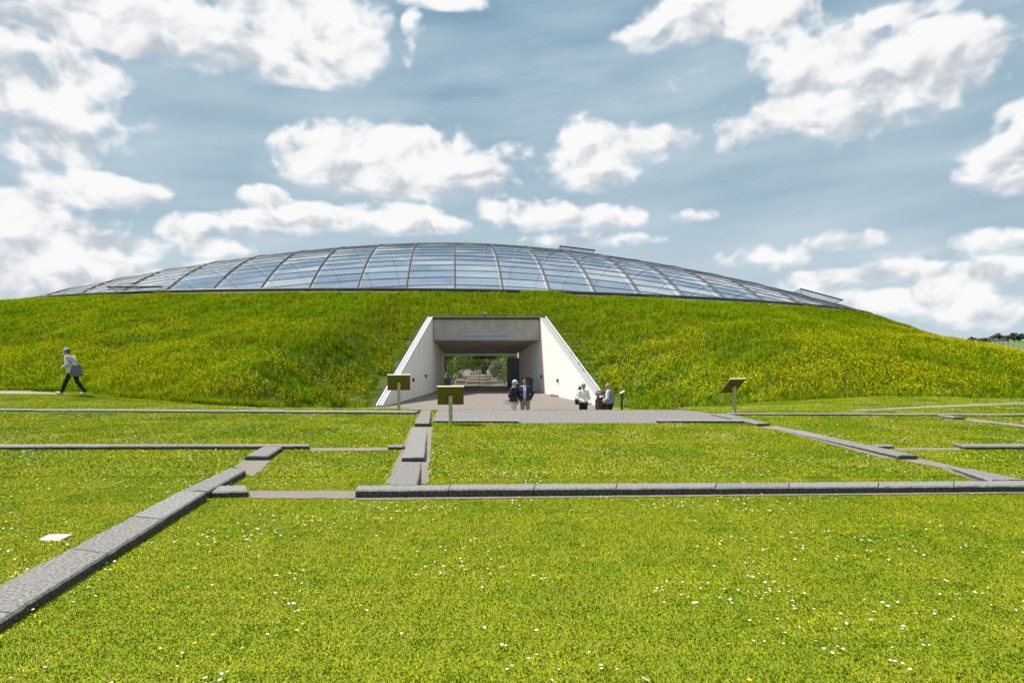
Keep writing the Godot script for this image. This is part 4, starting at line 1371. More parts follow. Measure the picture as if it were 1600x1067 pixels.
func build_grass() -> void:
	var cols := [Color(0.277, 0.379, 0.006), Color(0.329, 0.427, 0.007), Color(0.380, 0.444, 0.010), Color(0.181, 0.300, 0.005), Color(0.499, 0.492, 0.06), Color(0.294, 0.397, 0.006), Color(0.215, 0.337, 0.005)]
	var lib := {}
	for v in 4:
		lib["l1%d" % v] = patch(100 + v, 0.4, 2000, 0.004, 0.016, 0.0019, 2.2, cols)
		lib["l2%d" % v] = patch(110 + v, 0.2, 500, 0.004, 0.016, 0.0019, 2.2, cols)
		lib["l3%d" % v] = patch(120 + v, 0.1, 125, 0.004, 0.016, 0.0019, 2.2, cols)
		lib["fl0%d" % v] = patch(130 + v, 0.8, 2400, 0.005, 0.020, 0.0042, 2.1, cols)
		lib["fl1%d" % v] = patch(140 + v, 0.4, 600, 0.005, 0.020, 0.0042, 2.1, cols)
		lib["fl2%d" % v] = patch(150 + v, 0.2, 150, 0.005, 0.020, 0.0042, 2.1, cols)
		lib["fl3%d" % v] = patch(160 + v, 0.1, 38, 0.005, 0.020, 0.0042, 2.1, cols)
	# near lawn, then far lawn up to the foot of the mound
	var z := -2.6
	while z > -8.75:
		var w := -z * 0.80 + 3.2
		var x := -w
		while x < w:
			if z > -6.4 and absf(x) < -z * 0.80 + 0.6:
				for k in [[-1, -1], [1, -1], [1, 1], [-1, 1]]: lawn_cell(x + k[0] * 0.1, z + k[1] * 0.1, 0.2, false)
			else:
				lawn_cell(x, z, 0.4, false)
			x += 0.4
		z -= 0.4
	z = -9.08
	while z > -31.0:
		var w := -z * 0.80 + 4.8
		var x := -w
		while x < w:
			if z > -20.0 or mound_t(x, -z) >= 1.0 or g_level(x, -z) > mound_y(x, -z, mound_t(x, -z)) - 0.02:
				if not Geometry2D.is_point_in_polygon(Vector2(x, z), plaza):
					lawn_cell(x, z, 0.8, true)
			x += 0.8
		z -= 0.8
	for k in lib:
		if bins.has(k): scatter("lawn_grass", lib[k], mats.lawn_blade, bins[k][0], bins[k][1])
	# meadow on the mound
	bins.clear()
	var mc := [Color(0.157, 0.267, 0.004), Color(0.193, 0.307, 0.004), Color(0.224, 0.317, 0.005), Color(0.122, 0.223, 0.003), Color(0.285, 0.322, 0.010), Color(0.254, 0.234, 0.025), Color(0.193, 0.300, 0.004)]
	lib.clear()
	for v in 5:
		lib["m%d" % v] = patch(200 + v, 1.1, 1100, 0.06, 0.30, 0.0055, 1.5, mc)
		lib["s%d" % v] = patch(220 + v, 0.55, 280, 0.05, 0.24, 0.0055, 1.3, mc)
	for v in 3:
		lib["b%d" % v] = flower_patch(300 + v, 85, 0.18, 0.40, 0.018)
		lib["c%d" % v] = flower_patch(310 + v, 26, 0.18, 0.40, 0.018)
	var plaza_wide: PackedVector2Array = Geometry2D.offset_polygon(plaza, 0.4)[0]
	var keep_near: PackedVector2Array = Geometry2D.offset_polygon(trench, 0.22)[0]
	var keep_off: PackedVector2Array = Geometry2D.offset_polygon(trench, 0.75)[0]
	var fn := FastNoiseLite.new(); fn.seed = 50; fn.frequency = 0.16; fn.fractal_octaves = 4
	z = -20.0
	while z > -86.0:
		var w := -z * 0.78 + 7.0
		var x := -w
		while x < w:
			var px := x + rng.randf_range(-0.2, 0.2); var pz := z + rng.randf_range(-0.2, 0.2)
			var t := mound_t(px, -pz)
			if t > 0.0 and t < 1.0 and Geometry2D.is_point_in_polygon(Vector2(px, pz), keep_off):
				for k in [[-1, -1], [1, -1], [1, 1], [-1, 1]]:
					var qx: float = px + k[0] * 0.25; var qz: float = pz + k[1] * 0.25
					if Geometry2D.is_point_in_polygon(Vector2(qx, qz), keep_near) or Geometry2D.is_point_in_polygon(Vector2(qx, qz), plaza): continue
					drop("s", 5, Vector3(qx, mound_y(qx, -qz, mound_t(qx, -qz)), qz), Basis(Vector3.UP, (rng.randi() % 4) * PI * 0.5), Color(0.95, 1.0, 0.95) * rng.randf_range(0.85, 1.1))
			elif t > 0.0 and t < 1.025 and not Geometry2D.is_point_in_polygon(Vector2(px, pz), plaza_wide):
				var y := maxf(mound_y(px, -pz, t), g_level(px, -pz) if t > 0.97 else -9.0)
				if y < g_level(px, -pz) - 0.05:
					x += 1.0
					continue
				var sx := (mound_y(px + 0.4, -pz, mound_t(px + 0.4, -pz)) - y) / 0.4
				var sz := (mound_y(px, -pz + 0.4, mound_t(px, -pz + 0.4)) - y) / 0.4
				var rot := Basis(Vector3.UP, (rng.randi() % 4) * PI * 0.5)
				var b := Basis(Vector3(1, sx, 0), Vector3(0, rng.randf_range(0.75, 1.2), 0), Vector3(0, -sz, 1)) * rot
				var f := clampf(tone2.get_noise_2d(px * 2.2, pz * 2.2) * 0.9 + fn.get_noise_2d(px * 3.0, pz * 3.0) * 0.5 + 0.5, 0.0, 1.0)
				var c := Color(0.78, 1.0, 0.9).lerp(Color(1.10, 1.03, 1.0), f) * rng.randf_range(0.88, 1.12)
				drop("m", 5, Vector3(px, y, pz), b, c)
				var fd := fn.get_noise_2d(px, pz) * 1.1 + smoothstep(0.25, 0.85, t) * 0.95 - 0.42
				fd -= smoothstep(0.955, 1.0, t) * 0.9
				if px > -12.0 and px < 9.0: fd -= 0.22
				var cw := Color(1, 1, 1)
				if fd > 0.22: drop("b", 3, Vector3(px, y, pz), b, cw)
				elif fd > -0.08 and rng.randf() < 0.8: drop("c", 3, Vector3(px, y, pz), b, cw)
			x += 1.0
		z -= 1.0
	for k in lib:
		if bins.has(k): scatter("meadow_grass" if k[0] in "ms" else "buttercups", lib[k], mats.lawn_blade, bins[k][0], bins[k][1])
	# daisies and a few yellow flowers in the lawn
	var tr: Array = []; var cs: Array = []; var ty: Array = []; var cy: Array = []
	var dn := FastNoiseLite.new(); dn.seed = 61; dn.frequency = 0.55; dn.fractal_octaves = 3
	for k in 132000:
		var d := sqrt(rng.randf_range(2.8 * 2.8, 24.0 * 24.0))
		var x := rng.randf_range(-0.95, 0.95) * d
		var q := dn.get_noise_2d(x, d)
		if q + rng.randf_range(-0.34, 0.34) < 0.24 - clampf((d - 8.0) * 0.012, 0.0, 0.12): continue
		if rng.randf() < 0.62 or blocked(x, -d): continue
		if d > 18.5 and Geometry2D.is_point_in_polygon(Vector2(x, -d), plaza): continue
		var s := rng.randf_range(0.75, 1.25)
		var b := Basis(Vector3(rng.randf_range(-1, 1), 0, rng.randf_range(-1, 1)).normalized(), rng.randf_range(0.0, 0.35)) * Basis(Vector3.UP, rng.randf() * TAU)
		tr.append(Transform3D(b.scaled(Vector3.ONE * s), Vector3(x, g_level(x, d), -d))); cs.append(Color.WHITE)
	scatter("daisies", flower_mesh(9, 0.0080, Color(0.86, 0.86, 0.84), Color(0.75, 0.5, 0.03), 0.024), mats.leaf, tr, cs)
	for k in 160:
		var d := sqrt(rng.randf_range(2.8 * 2.8, 16.0 * 16.0))
		var x := rng.randf_range(-0.79, 0.79) * d
		if blocked(x, -d): continue
		ty.append(Transform3D(Basis(Vector3.UP, rng.randf() * TAU), Vector3(x, 0, -d))); cy.append(Color.WHITE)
	scatter("yellow_flowers", flower_mesh(7, 0.012, Color(0.80, 0.60, 0.01), Color(0.75, 0.5, 0.01), 0.035), mats.leaf, ty, cy)


# ---------------------------------------------------------------- signs and street bits
func build_signs() -> void:
	var back := flat(Color(0.17, 0.135, 0.014), 0.6)
	var rib := flat(Color(0.10, 0.08, 0.010), 0.6)
	var edge := flat(Color(0.80, 0.79, 0.62), 0.5)
	var post := flat(Color(0.36, 0.345, 0.22), 0.6)
	var face := flat(Color(0.70, 0.70, 0.64), 0.5)
	for s in [[623.0, 641.0, 0.95, 0.62, 0.48, 0.16, "tilted brown display board on a post, left one beside the pale wing wall"], [704.0, 663.5, 0.82, 0.58, 0.46, 0.09, "tilted brown display board on a post, nearest one in front of the paved landing"], [1146.0, 645.0, 0.88, 0.53, 0.56, 0.42, "tilted brown display board on a post, right one standing alone on the lawn"]]:
		var p := on(s[0], s[1])
		var t := thing("display_board", s[6], "sign", Vector3(p.x, 0, p.z), s[5], "display boards on posts by the entrance")
		var h: float = s[2]
		var w: float = s[3]
		var l: float = s[4]
		var tilt: float = 0.5 if absf(s[5]) < 0.3 else 0.82                  # back of the panel leans over towards the viewer
		var B := Basis(Vector3.RIGHT, tilt)
		var c := Vector3(0, h - 0.5 * l * cos(tilt) + 0.02, -0.02)
		var st := st_new()
		add_box(st, c, Vector3(w, l, 0.03), 0.004, B)
		var pan := part("panel", done(st), back, t)
		for k in 9:
			st = st_new()
			add_box(st, c + B * Vector3((k / 8.0 - 0.5) * (w - 0.06), 0, 0.020), Vector3(0.022, l - 0.05, 0.012), 0.003, B)
			part("rib", done(st), rib, pan)
		for k in 4:
			st = st_new()
			add_box(st, c + B * Vector3(0, (k / 3.0 - 0.5) * (l - 0.08), 0.019), Vector3(w - 0.03, 0.02, 0.008), 0.003, B)
			part("batten", done(st), rib, pan)
		st = st_new()
		add_box(st, c + B * Vector3(0, l * 0.5 + 0.008, 0), Vector3(w + 0.014, 0.02, 0.036), 0.004, B)
		part("top_edge", done(st), edge, pan)
		st = st_new()
		add_box(st, c + B * Vector3(0, 0, -0.019), Vector3(w - 0.03, l - 0.03, 0.006), 0.002, B)
		part("display_face", done(st), face, pan)
		st = st_new()
		add_box(st, Vector3(0, (h - 0.16) * 0.5 - 0.05, 0.05), Vector3(0.085, h - 0.10, 0.06), 0.012)
		part("post", done(st), post, t)
		st = st_new()
		add_box(st, Vector3(0, h - 0.26, 0.03), Vector3(0.10, 0.07, 0.07), 0.004)
		part("bracket", done(st), post, t)


func build_street_bits() -> void:
	# brown litter bin by the woman at the right
	var t := thing("litter_bin", "dark brown round litter bin beside the woman in the patterned waistcoat", "bin", Vector3(3.63, DIP, -27.6))
	var brown := flat(Color(0.075, 0.028, 0.022), 0.55)
	part("body", lathe([Vector2(0.0, 0.0), Vector2(0.24, 0.0), Vector2(0.25, 0.05), Vector2(0.25, 0.95), Vector2(0.0, 0.95)], 20), brown, t)
	part("hood", lathe([Vector2(0.0, 1.12), Vector2(0.26, 1.12), Vector2(0.265, 1.17), Vector2(0.20, 1.28), Vector2(0.0, 1.33)], 20), brown, t)
	for k in 4:
		part("hood_post", box_mesh(Vector3(0.05, 0.2, 0.03), 0.004), brown, t, Vector3(cos(k * PI / 2 + 0.7) * 0.22, 1.04, sin(k * PI / 2 + 0.7) * 0.22))
	part("liner", lathe([Vector2(0.0, 0.95), Vector2(0.21, 0.952), Vector2(0.21, 1.0), Vector2(0.19, 1.0), Vector2(0.19, 0.96), Vector2(0.0, 0.956)], 16), mats.black, t)
	for k in 14:
		var a := TAU * k / 14.0
		part("stave", box_mesh(Vector3(0.03, 0.86, 0.02), 0.004), brown, t, Vector3(cos(a) * 0.253, 0.5, sin(a) * 0.253)).rotation.y = PI * 0.5 - a
	# black bin in the tunnel
	t = thing("tunnel_bin", "black waist high bin standing in the tunnel behind the two men", "bin", Vector3(1.0, FLOOR, -43.6))
	part("body", lathe([Vector2(0.0, 0.0), Vector2(0.30, 0.0), Vector2(0.34, 0.82), Vector2(0.0, 0.82)], 16), mats.black, t)
	part("lid", lathe([Vector2(0.0, 0.82), Vector2(0.36, 0.82), Vector2(0.37, 0.88), Vector2(0.20, 0.98), Vector2(0.0, 1.0)], 16), mats.black, t)
	# low path light on the grass
	var lp := Vector3(4.33, g_level(4.33, 26.9), -26.9)
	t = thing("path_light", "slim dark path light with a tilted white head on the grass right of the bin", "lamp", lp)
	part("post", tube_mesh([Vector3(0, -0.05, 0), Vector3(0, 0.74, 0)], 0.04, 10), mats.dark_metal, t)
	var st := st_new()
	add_box(st, Vector3(0.02, 0.78, 0), Vector3(0.20, 0.06, 0.18), 0.02, Basis(Vector3(0, 0, 1), 0.5))
	part("head", done(st), mats.white_steel, t)
	part("base", lathe([Vector2(0.0, 0.0), Vector2(0.09, 0.0), Vector2(0.09, 0.03), Vector2(0.045, 0.06), Vector2(0.0, 0.06)], 12), mats.zinc, t)
	# floodlight on the roof edge
	t = thing("floodlight", "small grey floodlight standing on the roof edge above the entrance", "lamp", Vector3(-1.73, 3.83, -FAS - 0.2))
	part("stand", box_mesh(Vector3(0.06, 0.16, 0.06), 0.004), mats.dark_metal, t, Vector3(0, 0.08, 0))
	st = st_new()
	add_box(st, Vector3(0, 0.24, 0.02), Vector3(0.30, 0.20, 0.14), 0.02, Basis(Vector3.RIGHT, 0.35))
	part("housing", done(st), mats.grey_metal, t)
	st = st_new()
	add_box(st, Vector3(0, 0.225, 0.085), Vector3(0.25, 0.15, 0.012), 0.003, Basis(Vector3.RIGHT, 0.35))
	part("lens", done(st), flat(Color(0.35, 0.37, 0.38), 0.15), t)
	t = thing("roof_sensor", "tiny dark sensor on the roof edge right of the floodlight", "sensor", Vector3(-0.45, 3.83, -FAS - 0.2))
	part("stalk", tube_mesh([Vector3.ZERO, Vector3(0, 0.13, 0)], 0.02, 6), mats.dark_metal, t)
	part("head", lathe([Vector2(0.0, 0.12), Vector2(0.05, 0.13), Vector2(0.06, 0.18), Vector2(0.0, 0.22)], 10), mats.dark_metal, t)


# ---------------------------------------------------------------- people
func nets(bones: Array, cell: float, grow := 0.0, k := 0.03, cuts: Array = [], st: SurfaceTool = null, carve: Array = []) -> SurfaceTool:
	var lo := Vector3.ONE * 1e9; var hi := -lo
	for b in bones:
		var r: float = maxf(b[2], b[3]) + grow + cell * 3.0
		for e in [b[0], b[1]]:
			lo = lo.min(e - Vector3.ONE * r); hi = hi.max(e + Vector3.ONE * r)
	var nx := int((hi.x - lo.x) / cell) + 2; var ny := int((hi.y - lo.y) / cell) + 2; var nz := int((hi.z - lo.z) / cell) + 2
	var f := PackedFloat32Array(); f.resize(nx * ny * nz); f.fill(0.5)
	for b in bones:
		var a: Vector3 = b[0]; var c: Vector3 = b[1]
		var ra: float = b[2] + grow; var rb: float = b[3] + grow
		var m: float = maxf(ra, rb) + k + cell * 2.0
		var p0: Vector3 = (a.min(c) - Vector3.ONE * m - lo) / cell
		var p1: Vector3 = (a.max(c) + Vector3.ONE * m - lo) / cell
		var ac := c - a
		var l2: float = maxf(ac.length_squared(), 1e-8)
		for z in range(maxi(0, int(p0.z)), mini(nz, int(p1.z) + 1)):
			for y in range(maxi(0, int(p0.y)), mini(ny, int(p1.y) + 1)):
				for x in range(maxi(0, int(p0.x)), mini(nx, int(p1.x) + 1)):
					var p := lo + Vector3(x, y, z) * cell
					var t: float = clampf((p - a).dot(ac) / l2, 0.0, 1.0)
					var d: float = p.distance_to(a + ac * t) - lerpf(ra, rb, t)
					var i := (z * ny + y) * nx + x
					var o := f[i]
					var h: float = maxf(k - absf(d - o), 0.0) / k
					f[i] = minf(d, o) - h * h * k * 0.25
	for c in cuts:
		for z in nz:
			for y in ny:
				for x in nx:
					var i := (z * ny + y) * nx + x
					if f[i] < cell * 3.0:
						f[i] = maxf(f[i], (lo + Vector3(x, y, z) * cell - c[0]).dot(c[1]))
	for c in carve:
		var ca: Vector3 = c[0]; var cv: Vector3 = c[1] - c[0]
		for z in nz:
			for y in ny:
				for x in nx:
					var i := (z * ny + y) * nx + x
					if f[i] < cell * 3.0:
						var p := lo + Vector3(x, y, z) * cell
						f[i] = maxf(f[i], c[2] - p.distance_to(ca + cv * clampf((p - ca).dot(cv) / cv.length_squared(), 0.0, 1.0)))
	var ids := {}
	var vs := PackedVector3Array()
	var off := PackedInt32Array([0, 1, nx, nx + 1, nx * ny, nx * ny + 1, nx * ny + nx, nx * ny + nx + 1])
	var cor := [Vector3(0, 0, 0), Vector3(1, 0, 0), Vector3(0, 1, 0), Vector3(1, 1, 0), Vector3(0, 0, 1), Vector3(1, 0, 1), Vector3(0, 1, 1), Vector3(1, 1, 1)]
	var edges := [[0, 1], [2, 3], [4, 5], [6, 7], [0, 2], [1, 3], [4, 6], [5, 7], [0, 4], [1, 5], [2, 6], [3, 7]]
	for z in nz - 1:
		for y in ny - 1:
			var row := (z * ny + y) * nx
			for x in nx - 1:
				var i := row + x
				var s := 0
				for q in 8:
					if f[i + off[q]] < 0.0: s += 1
				if s == 0 or s == 8: continue
				var sum := Vector3.ZERO; var n := 0
				for e in edges:
					var fa := f[i + off[e[0]]]; var fb := f[i + off[e[1]]]
					if (fa < 0.0) != (fb < 0.0):
						sum += cor[e[0]].lerp(cor[e[1]], fa / (fa - fb)); n += 1
				ids[i] = vs.size()
				vs.append(lo + (Vector3(x, y, z) + sum / n) * cell)
	if st == null: st = st_new()
	st.set_smooth_group(0)
	var sx := 1; var sy := nx; var sz := nx * ny
	for i in ids:
		var fi := f[i]
		for ax in [[sx, sy, sz, Vector3.RIGHT], [sy, sz, sx, Vector3.UP], [sz, sx, sy, Vector3.BACK]]:
			var fj := f[i + ax[0]]
			if (fi < 0.0) == (fj < 0.0): continue
			var A: int = i; var B: int = i - ax[1]; var C: int = i - ax[1] - ax[2]; var D: int = i - ax[2]
			if not (ids.has(B) and ids.has(C) and ids.has(D)): continue
			var n: Vector3 = ax[3] if fi < 0.0 else -ax[3]
			quad(st, vs[ids[A]], vs[ids[B]], vs[ids[C]], vs[ids[D]], n)
	return st


func hand_bones(w: Vector3, dir: Vector3, side: Vector3, curl: float) -> Array:
	var out: Array = []
	var nrm := dir.cross(side).normalized()
	var palm := w + dir * 0.085
	out.append([w, palm + side * 0.018, 0.022, 0.018]); out.append([w, palm - side * 0.018, 0.022, 0.018])
	for k in 4:
		var b := palm + side * (0.03 - 0.02 * k)
		var ln: float = [0.036, 0.042, 0.039, 0.030][k]
		var d1 := (dir * cos(curl * 0.6) + nrm * sin(curl * 0.6)).normalized()
		var d2 := (dir * cos(curl * 1.6) + nrm * sin(curl * 1.6)).normalized()
		out.append([b, b + d1 * ln, 0.0095, 0.0088]); out.append([b + d1 * ln, b + d1 * ln + d2 * ln * 0.9, 0.0088, 0.0075])
	var th := w + dir * 0.03 + side * 0.024
	var td := (dir * 0.7 + side * 0.6 + nrm * 0.4).normalized()
	out.append([th, th + td * 0.04, 0.012, 0.0105]); out.append([th + td * 0.04, th + (td + dir * 0.5).normalized() * 0.07, 0.0105, 0.0085])
	return out


# J: joints in the person's own axes (front is +z, x is the person's left when seen from behind ... to the viewer's right)
func person(label: String, at: Vector3, turn: float, J: Dictionary, look: Dictionary, h := 1.74) -> Node3D:
	var t := thing("person", label, "person", at, turn)
	t.scale = Vector3.ONE * (h / 1.74)
	var skin := flat(look.get("skin", Color(0.46, 0.27, 0.19)), 0.6)
	skin.subsurf_scatter_enabled = true
	skin.subsurf_scatter_strength = 0.1
	var hip: Vector3 = J.hip
	var up: Vector3 = J.up          # direction of the spine
	var X := Vector3.RIGHT
	var waist := hip + up * 0.14
	var chest := hip + up * 0.36
	var neck := hip + up * 0.565
	var fwd := X.cross(up).normalized()
	if fwd.z < 0: fwd = -fwd
	var hd: Vector3 = neck + J.get("neck_dir", up) * 0.155
	var fat: float = look.get("girth", 1.0)
	var torso := [
		[hip + X * 0.075, hip - X * 0.075, 0.125 * fat, 0.125 * fat], [waist + X * 0.065, waist - X * 0.065, 0.112 * fat, 0.112 * fat], [hip, waist, 0.12 * fat, 0.115 * fat],
		[waist, chest, 0.118 * fat, 0.128], [chest + X * 0.085, chest - X * 0.085, 0.115 * fat, 0.115 * fat], [chest + up * 0.11 + X * 0.125, chest + up * 0.11 - X * 0.125, 0.075, 0.075], [chest, neck, 0.10, 0.06]]
	var arms: Array = []; var hands: Array = []; var legs: Array = []
	for s in [["l", 1.0], ["r", -1.0]]:
		var sh: Vector3 = neck - up * 0.075 + X * (0.185 * s[1])
		var el: Vector3 = J["elbow_" + s[0]]; var wr: Vector3 = J["wrist_" + s[0]]
		arms.append([sh, el, 0.056, 0.042]); arms.append([el, wr, 0.042, 0.029])
		var dir := (wr - el).normalized()
		var side := dir.cross(Vector3(s[1], 0, 0.2)).normalized()
		if side.dot(fwd) < 0: side = -side
		hands.append(hand_bones(wr, dir, side, J.get("curl", 0.5)))
		var hj: Vector3 = hip + X * (0.095 * s[1]) - up * 0.03
		var kn: Vector3 = J["knee_" + s[0]]; var an: Vector3 = J["ankle_" + s[0]]
		legs.append([hj, kn, 0.088 * fat, 0.056]); legs.append([kn, kn.lerp(an, 0.35), 0.054, 0.056]); legs.append([kn.lerp(an, 0.35), an, 0.056, 0.036])
	var st := nets(torso + arms + legs + [[neck - up * 0.02, hd - up * 0.03, 0.055, 0.052]], 0.02, 0.0, 0.04)
	for hb in hands: nets(hb, 0.0055, 0.0, 0.008, [], st)
	# head with brow, nose, jaw and ears
	var hf: Vector3 = J.get("face", fwd)
	var hu := (hd - neck).normalized()
	hf = (hf - hu * hf.dot(hu) * 0.6).normalized()
	var hx := hu.cross(hf).normalized()
	var hbones := [[hd + hu * 0.035 - hf * 0.012, hd + hu * 0.028 + hf * 0.02, 0.084, 0.078], [hd + hf * 0.02, hd - hu * 0.055 + hf * 0.05, 0.068, 0.040], [hd - hu * 0.05 + hf * 0.045, hd - hu * 0.075 + hf * 0.068, 0.042, 0.026],
		[hd + hu * 0.022 + hf * 0.088, hd - hu * 0.014 + hf * 0.112, 0.010, 0.014], [hd + hu * 0.034 + hf * 0.082 + hx * 0.03, hd + hu * 0.034 + hf * 0.082 - hx * 0.03, 0.014, 0.014],
		[hd + hx * 0.082, hd + hx * 0.085 - hu * 0.03 - hf * 0.004, 0.014, 0.010], [hd - hx * 0.082, hd - hx * 0.085 - hu * 0.03 - hf * 0.004, 0.014, 0.010], [hd - hu * 0.042 + hf * 0.088 + hx * 0.014, hd - hu * 0.042 + hf * 0.088 - hx * 0.014, 0.010, 0.010], [hd, neck, 0.055, 0.05]]
	nets(hbones, 0.008, 0.0, 0.014, [], st)
	part("body", done(st), skin, t)
	for s in [-1.0, 1.0]:
		part("eye", lathe([Vector2(0, -0.009), Vector2(0.008, -0.005), Vector2(0.009, 0.0), Vector2(0.008, 0.005), Vector2(0, 0.009)], 8), flat(Color(0.03, 0.025, 0.02), 0.3), t, hd + hu * 0.014 + hf * 0.086 + hx * 0.03 * s)
	part("mouth", tube_mesh([hd - hu * 0.043 + hf * 0.098 + hx * 0.022, hd - hu * 0.043 + hf * 0.101, hd - hu * 0.043 + hf * 0.098 - hx * 0.022], 0.005, 5), flat(Color(0.28, 0.10, 0.09), 0.6), t)
	# clothes follow the same skeleton
	var hem: Vector3 = hip - up * look.get("hem", 0.06)
	var top: Array = torso + arms
	if look.has("shirt"):
		part("shirt", done(nets(torso, 0.018, 0.010, 0.04, [[neck - up * 0.01, up]])), flat(look.shirt, 0.85), t)
		var open_cut := [[hem, -up], [neck - up * 0.03, up]]
		var jk := nets(top, 0.018, 0.026, 0.04, open_cut, null, [[neck + fwd * 0.12, hem + fwd * 0.17 - up * 0.1, 0.062]])
		part("jacket", done(jk), flat(look.top, 0.85), t)
	else:
		var cu := [[hem, -up], [neck - up * 0.005, up]]
		part("jacket", done(nets(top, 0.018, 0.024, 0.04, cu)), flat(look.top, 0.85), t)
	if look.has("vest"):
		part("waistcoat", done(nets(torso, 0.018, 0.038, 0.05, [[hem - up * 0.0, -up], [neck - up * 0.03, up]])), look.vest, t)
	if look.has("collar"):
		part("collar", done(nets([[neck - up * 0.01 + hf * 0.02, neck - up * 0.01 - hf * 0.02, 0.075, 0.075]], 0.012, 0.0, 0.02, [[neck + up * 0.035, up], [neck - up * 0.05, -up]])), flat(look.collar, 0.85), t)
	var leg_bones: Array = [torso[0], torso[2]] + legs
	part("trousers", done(nets(leg_bones, 0.018, 0.019, 0.03, [[waist + up * 0.0, up]])), flat(look.trousers, 0.9), t)
	if look.has("belt"):
		part("belt", done(nets([[waist - up * 0.01 + X * 0.06, waist - up * 0.01 - X * 0.06, 0.137 * fat, 0.137 * fat]], 0.012, 0.0, 0.02, [[waist + up * 0.012, up], [waist - up * 0.03, -up]])), flat(look.belt, 0.5), t)
	for s in ["l", "r"]:
		var an: Vector3 = J["ankle_" + s]; var to: Vector3 = J["toe_" + s]
		var heel := an + (an - to).normalized() * 0.05
		heel.y = an.y - 0.045
		part("shoe", done(nets([[heel, to, 0.04, 0.034], [an, heel.lerp(to, 0.35), 0.042, 0.04], [heel.lerp(to, 0.3), to.lerp(heel, 0.1), 0.046, 0.044]], 0.012, 0.0, 0.02)), flat(look.shoes, 0.6), t)
	if look.has("hair"):
		var hair := nets([[hd + hu * 0.04 - hf * 0.018, hd + hu * 0.03 + hf * 0.012, 0.088, 0.082], [hd - hf * 0.035, hd - hu * look.get("hair_len", 0.03) - hf * 0.045, 0.080, 0.060]], 0.010, 0.010, 0.02, [[hd + hf * 0.052 + hu * 0.03, (hf - hu * 0.55).normalized()]])
		part("hair", done(hair), flat(look.hair, 0.8), t)
	if look.has("cap"):
		var crown := hd + hu * 0.052
		part("cap", done(nets([[crown - hf * 0.012, crown + hf * 0.018, 0.096, 0.090]], 0.010, 0.008, 0.02, [[hd + hu * 0.035, (-hu + hf * 0.12).normalized()]])), flat(look.cap, 0.8), t)
		var br: Array = []
		for k in 5:
			var a := (k - 2) * 0.32
			br.append([crown + hf * 0.07 * cos(a) + hx * 0.075 * sin(a) - hu * 0.012, crown + hf * 0.175 * cos(a) + hx * 0.11 * sin(a) - hu * 0.034, 0.012, 0.008])
		part("cap_peak", done(nets(br, 0.008, 0.0, 0.012)), flat(look.get("peak", look.cap), 0.8), t)
	return t


func stand(dx := 0.0) -> Dictionary:
	return {"hip": Vector3(dx, 0.93, 0), "up": Vector3(0, 1, 0), "knee_l": Vector3(0.10, 0.50, 0.02), "knee_r": Vector3(-0.10, 0.50, 0.02), "ankle_l": Vector3(0.11, 0.085, -0.02), "ankle_r": Vector3(-0.11, 0.085, -0.02), "toe_l": Vector3(0.13, 0.04, 0.15), "toe_r": Vector3(-0.13, 0.04, 0.15),
		"elbow_l": Vector3(0.27, 1.13, -0.03), "elbow_r": Vector3(-0.27, 1.13, -0.03), "wrist_l": Vector3(0.27, 0.88, 0.06), "wrist_r": Vector3(-0.27, 0.88, 0.06)}


func tote(called: String, label: String, at: Vector3, turn: float, w: float, hgt: float, dep: float, col: Color, strap: Array, category := "bag") -> void:
	var t := thing(called, label, category, at, turn)
	var st := st_new()
	st.set_smooth_group(0)
	var rows: Array = []
	for j in 7:
		var f := j / 6.0
		var y := (f - 1.0) * hgt
		var ww := w * (1.0 - 0.34 * f) * 0.5
		var dd := dep * (0.4 + 0.6 * sin(PI * (0.18 + 0.6 * (1.0 - f)))) * 0.5
		var ring: Array = []
		for k in 12:
			var a := TAU * k / 12
			ring.append(Vector3(signf(cos(a)) * pow(absf(cos(a)), 0.45) * ww, y, signf(sin(a)) * pow(absf(sin(a)), 0.45) * dd))
		rows.append(ring)
	for j in 6:
		for k in 12:
			var n := (k + 1) % 12
			quad(st, rows[j][k], rows[j][n], rows[j + 1][n], rows[j + 1][k], rows[j][k] + rows[j][n] + Vector3(0, hgt - j * hgt / 3.0, 0) * 0.0)
	st.set_smooth_group(-1)
	for k in range(1, 11):
		tri(st, rows[0][0], rows[0][k], rows[0][k + 1], Vector3.DOWN)
		tri(st, rows[6][0], rows[6][k], rows[6][k + 1], Vector3.UP)
	part("bag_body", done(st), flat(col, 0.8), t)
	var pts: Array = []
	for p in strap: pts.append(p)
	part("strap", tube_mesh(pts, 0.013, 6), flat(col * 0.6, 0.8), t)


